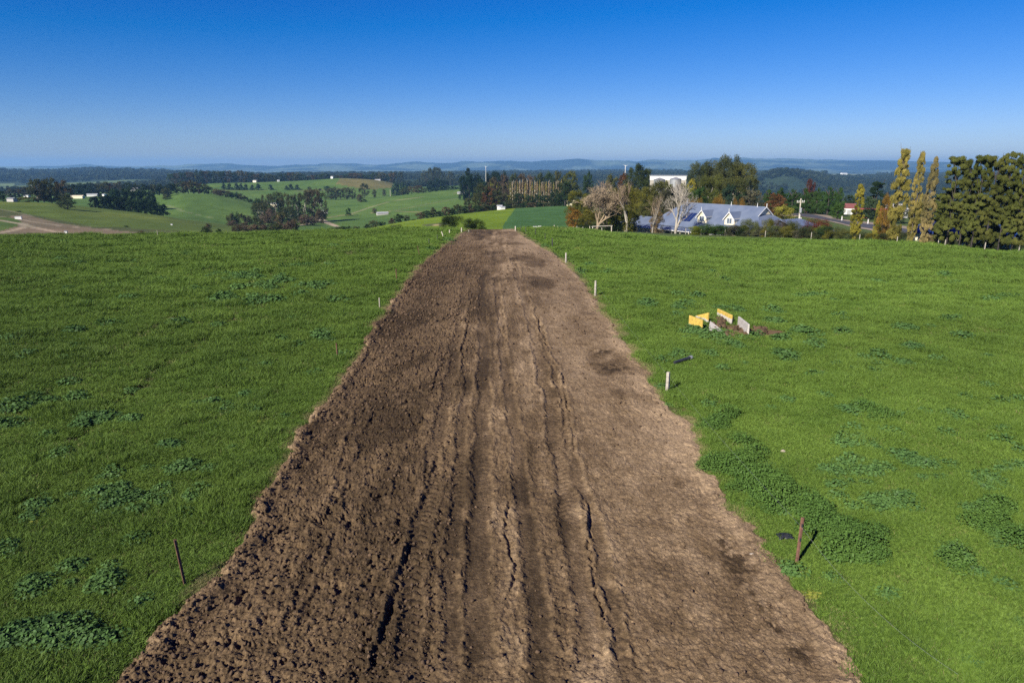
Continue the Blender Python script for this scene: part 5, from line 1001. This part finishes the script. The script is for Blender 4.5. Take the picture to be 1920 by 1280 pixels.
for (q, yb, Dq, w, h, wm_, rm_, lab) in FH:
    Dr = np.linspace(Dq * .75, Dq * 1.35, 300); X_, Y_, t_ = ray(q, yb); gap = np.abs(H + t_ * Dr - Z(X_ * Dr, Y_ * Dr) - .5) + .004 * np.abs(Dr - Dq); k_ = int(np.argmin(gap)); w *= Dr[k_] / Dq; h *= Dr[k_] / Dq; Dq = float(Dr[k_])
    x, y, z = at(q, Dq, yb); zb = min(max(0, height_to(q, yb, Dq) - z), .6); w *= .85; h *= .62
    building(q, yb, Dq, w, max(3, w * .5), h + zb, h * .45, random.uniform(-.5, .5), wm_, rm_, lab, 'shed' if 'shed' in lab or 'hut' in lab else 'house', 'farm_shed' if 'shed' in lab or 'hut' in lab else 'farmhouse', True)
# ================================================================ road, paths
def drape(name, P, w, mat, lift=.06, n=60, zf=None):
    Q = [at(a, d_, b_)[:2] for a, b_, d_ in P]; Q = np.array(Q); s_ = np.concatenate([[0], np.cumsum(np.hypot(*np.diff(Q, axis=0).T))]); t_ = np.linspace(0, s_[-1], n); X = np.interp(t_, s_, Q[:, 0]); Y = np.interp(t_, s_, Q[:, 1])
    dx, dy = np.gradient(X), np.gradient(Y); l_ = np.hypot(dx, dy); nx, ny = -dy / l_, dx / l_; o_ = np.linspace(-w / 2, w / 2, 7); GX_ = X[:, None] + nx[:, None] * o_; GY_ = Y[:, None] + ny[:, None] * o_
    return tag(link(name, grid_mesh(name, GX_, GY_, Z(GX_, GY_) + lift), mat), kind='structure'), GX_, GY_
M_asph = simple('asphalt', (.060, .062, .068), .85, .2, .5)
M_grav = simple('verge_gravel', (.26, .21, .15), .95, .3, .5)
RP = []
for p in ((1500, 401), (1530, 408), (1560, 413), (1590, 418), (1620, 423), (1650, 427), (1690, 433), (1720, 438)):
    x, y, z, d_ = hit(*p); RP.append((p[0], p[1], min(d_, 260)))
print('road', RP)
drape('road_verge', [(a, b_, d_ + 3) for a, b_, d_ in RP], 15, M_grav, .05); _, RX, RY = drape('road', RP, 7.5, M_asph, .10)
for a, b_, lab in ((1627, 420, 'white roadside guide post beside the carport'), (1662, 426, 'white roadside guide post under the orange tree'), (1578, 414, 'white roadside guide post near the cottage'), (1501, 418, 'short white post beside the power pole')):
    x, y, z, d_ = hit(a, b_); d_ = min(d_, 235); x, y, z = at(a, d_, b_); o = empty('guide_post', (x, y, z)); MB().box(-.13, -.05, -.2, .13, .05, 1.25).build('post', M_white, o); MB().box(-.08, -.06, .95, .08, -.052, 1.1).build('reflector', M_red, o); tag(o, lab, 'guide post', 'white roadside guide posts')
# power pole
x, y, z = at(1497.5, 172, 416); pt = height_to(1497.5, 372, 172) - z; o = empty('power_pole', (x, y, z), .25); MB().tube([(0, 0, -.5), (0, 0, pt)], [.17, .12], 8).build('pole', M_wood2, o)
ca = MB().box(-1.0, -.06, pt - .95, 1.0, .06, pt - .80).build('crossarm', M_wood2, o)
for u_ in (-.9, -.45, .45, .9): MB().tube([(u_, 0, pt - .80), (u_, 0, pt - .6), (u_, 0, pt - .45)], [.05, .09, .05], 6).build('insulator', M_white, ca)
MB().tube([(0, -.3, pt - 3.2), (0, -.3, pt - 2.1)], .28, 10).build('transformer', M_galv, o); tag(o, 'timber power pole with crossarm and grey transformer behind the garden bushes', 'power pole')
for q, yt, yb, Dq, lab in ((911, 312, 336, 640, 'thin white mast standing among the dark cypresses'), (1172, 310, 330, 420, 'thin pale mast left of the dome-shaped dark tree')):
    x, y, z = at(q, Dq, yb); ht = height_to(q, yt, Dq) - z; o = empty('mast', (x, y, z)); MB().tube([(0, 0, -.5), (0, 0, ht)], [.30, .14], 8).build('pole', M_white, o); m = MB()
    for k in range(3): a = k * 2.09 + .4; m.tube([(0, 0, ht - .5), (1.4 * math.cos(a), 0, ht - .5 + 1.4 * math.sin(a))], [.14, .06], 5)
    m.build('antenna', M_white, o); tag(o, lab, 'mast')
# ================================================================ fence posts and stakes
def vpost(name, px_, yb, yt, w, mat, label, kind='round', lean=(0, 0), group=None, cap=None, cat='post'):
    x, y, z, d_ = hit(px_, yb); hgt = height_to(px_, yt, d_) - z
    o = empty(name, (x, y, z), random.uniform(-.3, .3)); m = MB(); l_ = (lean[0] * hgt, lean[1] * hgt)
    if kind == 'picket':                                   # steel Y section
        for k in range(3):
            a = k * 2.094 + .5; c_, s_ = math.cos(a) * w * .62, math.sin(a) * w * .62; e_ = .12 * w
            px2, py2 = -math.sin(a) * e_, math.cos(a) * e_
            m.add([(px2, py2, -.3), (-px2, -py2, -.3), (c_ - px2, s_ - py2, -.3), (c_ + px2, s_ + py2, -.3), (px2 + l_[0], py2 + l_[1], hgt), (-px2 + l_[0], -py2 + l_[1], hgt), (c_ - px2 + l_[0], s_ - py2 + l_[1], hgt), (c_ + px2 + l_[0], s_ + py2 + l_[1], hgt)],
                  [(0, 3, 2, 1), (4, 5, 6, 7), (0, 1, 5, 4), (1, 2, 6, 5), (2, 3, 7, 6), (3, 0, 4, 7)])
    elif kind == 'square':
        r_ = w / 2; zs = [-.3, hgt * .5, hgt - .03, hgt]; rr = [r_, r_ * .97, r_ * .95, r_ * .8]; m.tube([(l_[0] * max(q, 0) / hgt, l_[1] * max(q, 0) / hgt, q) for q in zs], [q * 1.35 for q in rr], 4)
    else:
        m.tube([(0, 0, -.3), (l_[0] * .5, l_[1] * .5, hgt * .5), (l_[0], l_[1], hgt - .02), (l_[0], l_[1], hgt)], [w / 2, w / 2 * 1.04, w / 2 * .96, w / 2 * .8], 9)
    m.build('post', mat, o); tag(o, label, cat, group)
    m2 = MB()
    if cap == 'insulator':
        for q in (.55, .85): m2.tube([(l_[0] * q - .02, l_[1] * q - w * .7, hgt * q - .03), (l_[0] * q - .02, l_[1] * q - w * .7, hgt * q + .04)], .022, 6)
        m2.build('insulator', M_blackp, o)
    return Vector((x, y, z)), hgt
tops = []
tops.append(vpost('steel_picket', 1493.5, 1058, 968, .07, M_rust, 'rusty brown steel picket beside the nettles at right', 'picket', (.02, 0), cap='insulator', cat='fence post'))
tops.append(vpost('timber_post', 1251, 737, 697, .125, M_wood, 'pale square timber post near the black pipe', 'square', cat='fence post'))
tops.append(vpost('timber_post', 1116, 556, 526, .15, M_wood, 'pale grey timber post, second up the right edge of the bare earth', 'round', cat='fence post'))
tops.append(vpost('timber_post', 1061, 494, 474, .17, M_wood, 'pale grey timber post, third up the right edge of the bare earth', 'round', cat='fence post'))
tops.append(vpost('steel_picket', 1035.5, 464, 446, .10, M_dsteel, 'thin dark steel picket near the top of the right edge', 'picket', cat='fence post'))
for i, (q, yb, yt, w, mt, kd) in enumerate([(1022, 452, 438, .07, M_dsteel, 'picket'), (1004.5, 442, 428.5, .09, M_dsteel, 'picket'), (986, 436, 425, .09, M_dsteel, 'picket'), (976.5, 434, 424, .08, M_dsteel, 'picket'), (966.5, 433.2, 424, .14, M_wood2, 'square')]):
    tops.append(vpost('timber_post' if mt is M_wood2 else 'steel_picket', q, yb, yt, w, mt, 'pale timber strainer post at the crest of the right edge' if mt is M_wood2 else 'small dark picket, %s past the thin one toward the crest on the right edge' % ORD[i], kd, group='fence posts along the right edge', cat='fence post'))
vpost('steel_picket', 349.5, 1099, 1010, .055, M_rust, 'leaning rusty steel picket near the lower left edge of the bare earth', 'picket', (-.12, .02), cat='fence post')
vpost('steel_picket', 633.5, 673, 643, .055, M_rust, 'slim rusty picket in the grass, second up the left edge', 'picket', (-.03, 0), cat='fence post')
vpost('steel_picket', 712, 578, 558, .06, M_wood2, 'pale thin picket, third up the left edge', 'picket', cat='fence post')
vpost('steel_picket', 744, 528, 504, .06, M_rust, 'rusty picket, fourth up the left edge', 'picket', (-.02, 0), cat='fence post')
vpost('steel_picket', 787.5, 481, 461, .06, M_rust, 'leaning picket, fifth up the left edge', 'picket', (-.22, 0), cat='fence post')
vpost('steel_picket', 804.5, 461, 447, .07, M_dsteel, 'dark picket, sixth up the left edge', 'picket', cat='fence post')
vpost('steel_picket', 820, 451, 440, .07, M_dsteel, 'dark picket, seventh up the left edge', 'picket', cat='fence post')
vpost('timber_post', 832, 445.5, 434, .13, M_wood2, 'leaning pale timber stay beside the larger round bush', 'round', (-.35, 0), cat='fence post')
vpost('timber_post', 843, 440, 431, .14, M_wood2, 'pale timber post between the stay and the larger round bush', 'round', cat='fence post')
vpost('timber_post', 865.5, 435.5, 427, .18, M_wood2, 'pale timber post standing between the two round bushes', 'round', cat='fence post')
vpost('timber_post', 879, 435, 431, .12, M_wood, 'short grey post before the smaller round bush', 'round', cat='fence post')
# fence along the garden and shelter row
for i, (q, hgt) in enumerate([(1285, 12), (1314, 12), (1359, 11.5), (1434.5, 12), (1521, 12), (1612, 11), (1683, 12), (1761, 13), (1774, 9), (1850, 10), (1915, 11)]):
    Dk = float(np.interp(math.atan2(*ray(q, 445)[:2]), A, FD[4])); Dk -= 1.0
    x, y, z = at(q, Dk, 445); o = empty('timber_post', (x, y, z)); MB().tube([(0, 0, -.3), (0, 0, 1.15), (0, 0, 1.2)], [.065, .06, .05], 8).build('post', M_wood, o); tag(o, 'pale timber post, %s from the left on the fence before the garden bushes' % ORD[i], 'fence post', 'posts of the garden fence')
# wires on the right-hand fence
def wire(a, b_, lab, sag=.10, r=.0016):
    n_ = 14; m = MB(); P = [a.lerp(b_, k / n_) - Vector((0, 0, sag * 4 * (k / n_) * (1 - k / n_))) for k in range(n_ + 1)]; m.tube(P, r, 4); o = m.build('fence_wire', M_galv, None); tag(o, lab, 'fence wire', 'fence wires'); return o
tp = [(p + Vector((0, 0, h_ * .82))) for p, h_ in tops]
gx_, gy_, gz3, _ = hit(1700, 1262); wire(tp[0], Vector((gx_ + .25, gy_ - .9, gz3 + .75)), 'thin pale wire running from the rusty picket toward the lower right corner', .28, .0018)
wire(tp[0], tp[1], 'thin wire between the rusty picket and the square timber post'); wire(tp[1], tp[2], 'thin wire between the square timber post and the next post up')
wire(tp[2], tp[3], 'thin wire between the second and third timber posts'); wire(tp[3], tp[4], 'thin wire from the third timber post to the thin dark picket')
# ---- timber rail frame and stakes beside the garden belt
xA, yA, zA, dA = hit(1111, 433.6); xB, yB, zB = at(1146.5, dA + 2, 434); o = empty('rail_frame', (xA, yA, zA), math.atan2(yB - yA, xB - xA)); Lr = math.hypot(xB - xA, yB - yA); hr = height_to(1111, 424.6, dA) - zA
for u_ in (0, Lr): MB().tube([(u_, 0, -.3), (u_, 0, hr)], .09, 7).build('post', M_wood2, o)
MB().tube([(-.15, 0, hr - .02), (Lr + .15, 0, hr - .02)], .085, 7).build('rail', M_wood2, o); tag(o, 'pale timber rail frame of two posts and a top rail before the bare tree', 'rail frame')
SK = [(1040, 422), (1046, 424), (1054, 425.5), (1060, 426), (1065, 425), (1070, 426.5), (1075, 424.5), (1078.5, 427), (1082, 424), (1086, 426), (1090, 427), (1093, 425.5), (1106, 424), (1116, 425), (1129, 427)]
for i, (q, yt) in enumerate(SK):
    Dq = dA - 1 + (1.5 if q > 1100 else 0); x, y, z = at(q, Dq, 431); hq = height_to(q, yt, Dq) - z; o = empty('timber_stake', (x, y, z)); MB().tube([(0, 0, -.3), (random.uniform(-.1, .1), 0, hq)], [.10, .07], 6).build('stake', random.choice([M_wood2, M_wood, M_twigp]), o)
    tag(o, 'weathered stake, %s from the left in the ragged row by the garden belt' % ORD[i], 'stake', 'ragged row of stakes by the garden belt')
for i, (q, yt) in enumerate([(1001.5, 424.3), (1006.8, 424.3), (1012, 423.6)]):
    d_ = 176; x, y, z = at(q, d_, 430); s_ = 5.0 / F * d_; o = empty('storage_tote', (x, y, z)); h_ = height_to(q, yt, d_) - z
    MB().box(-s_ / 2, -s_ / 2, .12, s_ / 2, s_ / 2, h_).build('tank', M_white, o); MB().box(-s_ / 2 - .02, -s_ / 2 - .02, 0, s_ / 2 + .02, s_ / 2 + .02, .118).build('pallet', M_wood, o); MB().tube([(0, 0, h_ + .005), (0, 0, h_ + .06)], .15, 10).build('lid', M_blackp, o)
    tag(o, '%s white square tote at the far paddock corner past the crest' % ('left', 'middle', 'right')[i], 'storage tote', 'white totes past the crest')
M_rub = simple('broken_concrete', (.55, .53, .48), .9, .2, 3.0)
rp = [rock(s_, M_rub, 'rubble_piece') for s_ in (7, 8)]; P = []
for _ in range(70):
    q = 990 + 50 * random.random(); x, y, z = at(q, 174 + 4 * random.random(), 430); P.append((x, y, z + .1))
P = np.array(P); n = len(P); s = .10 + .16 * rng.random(n); scatter('rubble', P, rng.random((n, 3)) * 6, np.stack([s * 1.5, s, s * .8], 1), rng.integers(0, 2, n), rp)
# ================================================================ painted concrete pads in the pasture
def paint_slab_mat():
    m, nt, out = newmat('half_painted_concrete'); b = N(nt, 'ShaderNodeBsdfPrincipled', Roughness=.85); tc = nt.nodes.new('ShaderNodeTexCoord'); sx = nt.nodes.new('ShaderNodeSeparateXYZ'); nt.links.new(tc.outputs['Object'], sx.inputs[0])
    nz = N(nt, 'ShaderNodeTexNoise', Scale=7.0, Detail=5.0); nt.links.new(tc.outputs['Object'], nz.inputs['Vector'])
    oi = N(nt, 'ShaderNodeObjectInfo'); sep = nt.nodes.new('ShaderNodeSeparateColor'); nt.links.new(oi.outputs['Color'], sep.inputs[0])
    a = N(nt, 'ShaderNodeMath', operation='MULTIPLY_ADD'); a.inputs[1].default_value = .28; nt.links.new(nz.outputs[0], a.inputs[0]); nt.links.new(sx.outputs['Z'], a.inputs[2])
    mr = N(nt, 'ShaderNodeMath', operation='GREATER_THAN'); nt.links.new(a.outputs[0], mr.inputs[0]); nt.links.new(sep.outputs[0], mr.inputs[1])
    mx = N(nt, 'ShaderNodeMix', data_type='RGBA'); mx.inputs[6].default_value = (.50, .46, .40, 1); mx.inputs[7].default_value = (.56, .38, .07, 1); nt.links.new(mr.outputs[0], mx.inputs[0])
    c = mulcol(nt, mx.outputs[2], (.75, .75, .75), (1.15, 1.15, 1.15), 9.0, 5.0, 'obj'); nt.links.new(c, b.inputs['Base Color']); nt.links.new(b.outputs[0], out.inputs[0]); return m
M_pad = paint_slab_mat()
def pad(P4, label, thr, sw=0):
    """upright slab; P4 = its foot left, foot right (photo points on the ground) and the heights of its two top corners"""
    (ax, ay), (bx, by), ha, hb = P4; x0, y0, z0, _ = hit(ax, ay); x1, y1, z1, _ = hit(bx, by); o_ = bpy.data.objects.new('concrete_slab', None); rz_ = math.atan2(y1 - y0, x1 - x0); Lp = math.hypot(x1 - x0, y1 - y0)
    m = MB(); m.add([(0, -.05, -.15), (Lp, -.05, z1 - z0 - .15), (Lp, .05, z1 - z0 - .15), (0, .05, -.15), (0, -.05 , ha), (Lp, -.05, hb), (Lp, .05, hb), (0, .05, ha)], [(0, 3, 2, 1), (4, 5, 6, 7), (0, 1, 5, 4), (1, 2, 6, 5), (2, 3, 7, 6), (3, 0, 4, 7)])
    o = m.build('concrete_slab', M_pad, None); o.location = (x0, y0, z0); o.rotation_euler = (0, 0, rz_); o.color = (thr, 0, 0, 1); bv = o.modifiers.new('edge', 'BEVEL'); bv.width = .012; bv.segments = 2
    tag(o, label, 'concrete slab', 'concrete slabs of the ruined trough'); return o
pad(((1292, 613), (1315.5, 624), .70, .72), 'yellow painted slab nearest the bare earth, upright at left', .34)
pad(((1305, 600), (1327.5, 607), .28, .70), 'back yellow slab with sloping top and white lower corner', .42)
pad(((1345, 597), (1371, 608), .62, .62), 'upright slab with yellow top edge and white base', .55)
pad(((1384, 612), (1402, 632), .60, .80), 'bare whitish upright slab at the right of the group', 2.0)
xA, yA, zA, _ = hit(1328, 612); m = MB(); P_ = [Vector(hit(q, w_)[:2]) for q, w_ in ((1331, 610), (1356, 626), (1327, 626))]
m.slab([(P_[i].x - xA, P_[i].y - yA, h_) for i, h_ in ((0, .16), (2, .05), (1, .07))], -.09); o = m.build('concrete_slab', M_pad, None); o.location = (xA, yA, zA + .02); o.color = (3, 0, 0, 1); tag(o, 'broken white slab lying flat between the upright ones', 'concrete slab', 'concrete slabs of the ruined trough')
# soil heaped between the slabs
hm = MB(); 
P = []
for _ in range(260):
    a, b_ = random.choice([((1355, 603), (14, 7)), ((1392, 622), (10, 9)), ((1345, 618), (16, 6)), ((1370, 628), (18, 8)), ((1425, 622), (16, 8))]); q = (a[0] + random.gauss(0, .5) * b_[0], a[1] + random.gauss(0, .5) * b_[1]); x, y, z, d_ = hit(*q); P.append((x, y, z + random.uniform(-.04, .10) * (1 if a[0] < 1400 else .2)))
P = np.array(P); n = len(P); s = .06 + .14 * rng.random(n) ** 2; scatter('loose_soil', P, rng.random((n, 3)) * 6, np.stack([s * 1.3, s, s * .8], 1), rng.integers(0, 3, n), ck)
# black pipe lying in the grass
p0, p1 = Vector(hit(1264, 686)[:3]), Vector(hit(1296, 678)[:3]); o = empty('black_pipe', p0 + Vector((0, 0, .16))); d_ = p1 - p0 + Vector((0, 0, .06)); MB().tube([Vector((0, 0, 0)), d_ * .5, d_ * .9], .075, 12).build('pipe', M_blackp, o); MB().tube([d_ * .9, d_ * 1.0], .095, 12).build('end_cap', M_galv, o); tag(o, 'black pipe with grey end lying in the grass above the square timber post', 'pipe')
# dark plastic and stones
x, y, z, _ = hit(1471, 1010); g_ = random.Random(4); m = MB(); nn = 9; vs = []
for j in range(nn):
    for i in range(nn): a, b_ = i / (nn - 1) - .5, j / (nn - 1) - .5; vs.append((a * .38 + g_.uniform(-.02, .02), b_ * .28 + g_.uniform(-.02, .02) , .06 + .07 * g_.random() * (1 - 3 * (a * a + b_ * b_))))
m.add(vs, [(j * nn + i, j * nn + i + 1, (j + 1) * nn + i + 1, (j + 1) * nn + i) for j in range(nn - 1) for i in range(nn - 1) if g_.random() > .12]); o = m.build('plastic_sheet', M_blackp, None, True); o.location = (x, y, z + .03); sd_ = o.modifiers.new('thickness', 'SOLIDIFY'); sd_.thickness = .008; tag(o, 'crumpled scrap of dark plastic in the grass beside the rusty picket', 'plastic scrap')
def stone(px_, py_, r_, lab, seed):
    x, y, z, _ = hit(px_, py_); p_ = rock(seed, M_stone, 'stone'); o = p_; C.objects.link(o); o.location = (x, y, z + r_ * .5); o.scale = (r_, r_ * .8, r_ * .8); o.name = 'stone'; tag(o, lab, 'stone'); 
    for f_ in o.data.polygons: f_.use_smooth = True
stone(1409, 1041, .06, 'pale stone on the bare earth left of the rusty picket', 41); stone(1468, 849, .10, 'tan stone in the grass right of the nettles', 42); stone(1459, 1110, .04, 'small pale stone near the right edge of the bare earth', 43)
# white trough on the left track, far tank and small cattle troughs
for q, yb, w_, h_, lab in ((35, 411, 2.4, 1.1, 'white trough beside the small dark bush on the left track'), (124, 437.5, .8, .7, 'white marker box where the left tracks meet'), (322, 422, .8, .5, 'white box alone on the left hillside')):
    x, y, z, d_ = hit(q, yb); o = empty('trough', (x, y, z), .3); MB().box(-w_ / 2, -.5, -.2, w_ / 2, .5, h_).build('basin', M_white, o); MB().box(-w_ / 2 - .06, -.56, h_ + .002, w_ / 2 + .06, .56, h_ + .1).build('rim', M_galv, o); tag(o, lab, 'trough')
for q, yb, ang, lab in ((717, 403, 1.2, 'long white-roofed farm shelter on the green slope'), (867, 364, .6, 'white-roofed yard shelter near the top of the long slope')):
    x, y, z, d_ = hit(q, yb); o = empty('farm_shelter', (x, y, z), ang * .3); ww = 9 if q < 800 else 11; MB().box(-ww / 2, -2, -.5, ww / 2, 2, 1.6).build('wall', M_conc, o); m = MB(); hip_roof(m, -ww / 2 - .3, ww / 2 + .3, 0, 2.4, 2.4, 1.7, 0, 0); m.build('roof', M_wroof, o); tag(o, lab, 'shelter')
for q, yt, yb, lab in ((732, 355, 368, 'slim pale pole standing at the paddock crossing'), (296, 432, 445, 'thin pale pole at the edge of the brown paddock')):
    x, y, z, d_ = hit(q, yb); h_ = height_to(q, yt, d_) - z; o = empty('pole', (x, y, z)); MB().tube([(0, 0, -.3), (0, 0, h_)], [.14 * d_ / 400, .10 * d_ / 400], 6).build('shaft', M_wood2, o); tag(o, lab, 'pole')
# ================================================================ air
lo_z = float(GZ.min()) - 1; hi_z = max(float(GZ[RD < 17500].max()), 60) + 6
hb = MB().box(-17400, -17400, lo_z, 17400, 17400, hi_z).build('haze', None, None); hb['kind'] = 'stuff'
m_, nt, out = newmat('haze'); v = nt.nodes.new('ShaderNodeVolumePrincipled'); v.inputs['Color'].default_value = (.28, .60, 1.0, 1); v.inputs['Density'].default_value = 8.8e-5; v.inputs['Anisotropy'].default_value = .1
nt.links.new(v.outputs[0], out.inputs['Volume']); hb.data.materials.clear(); hb.data.materials.append(m_); m_.cycles.homogeneous_volume = True
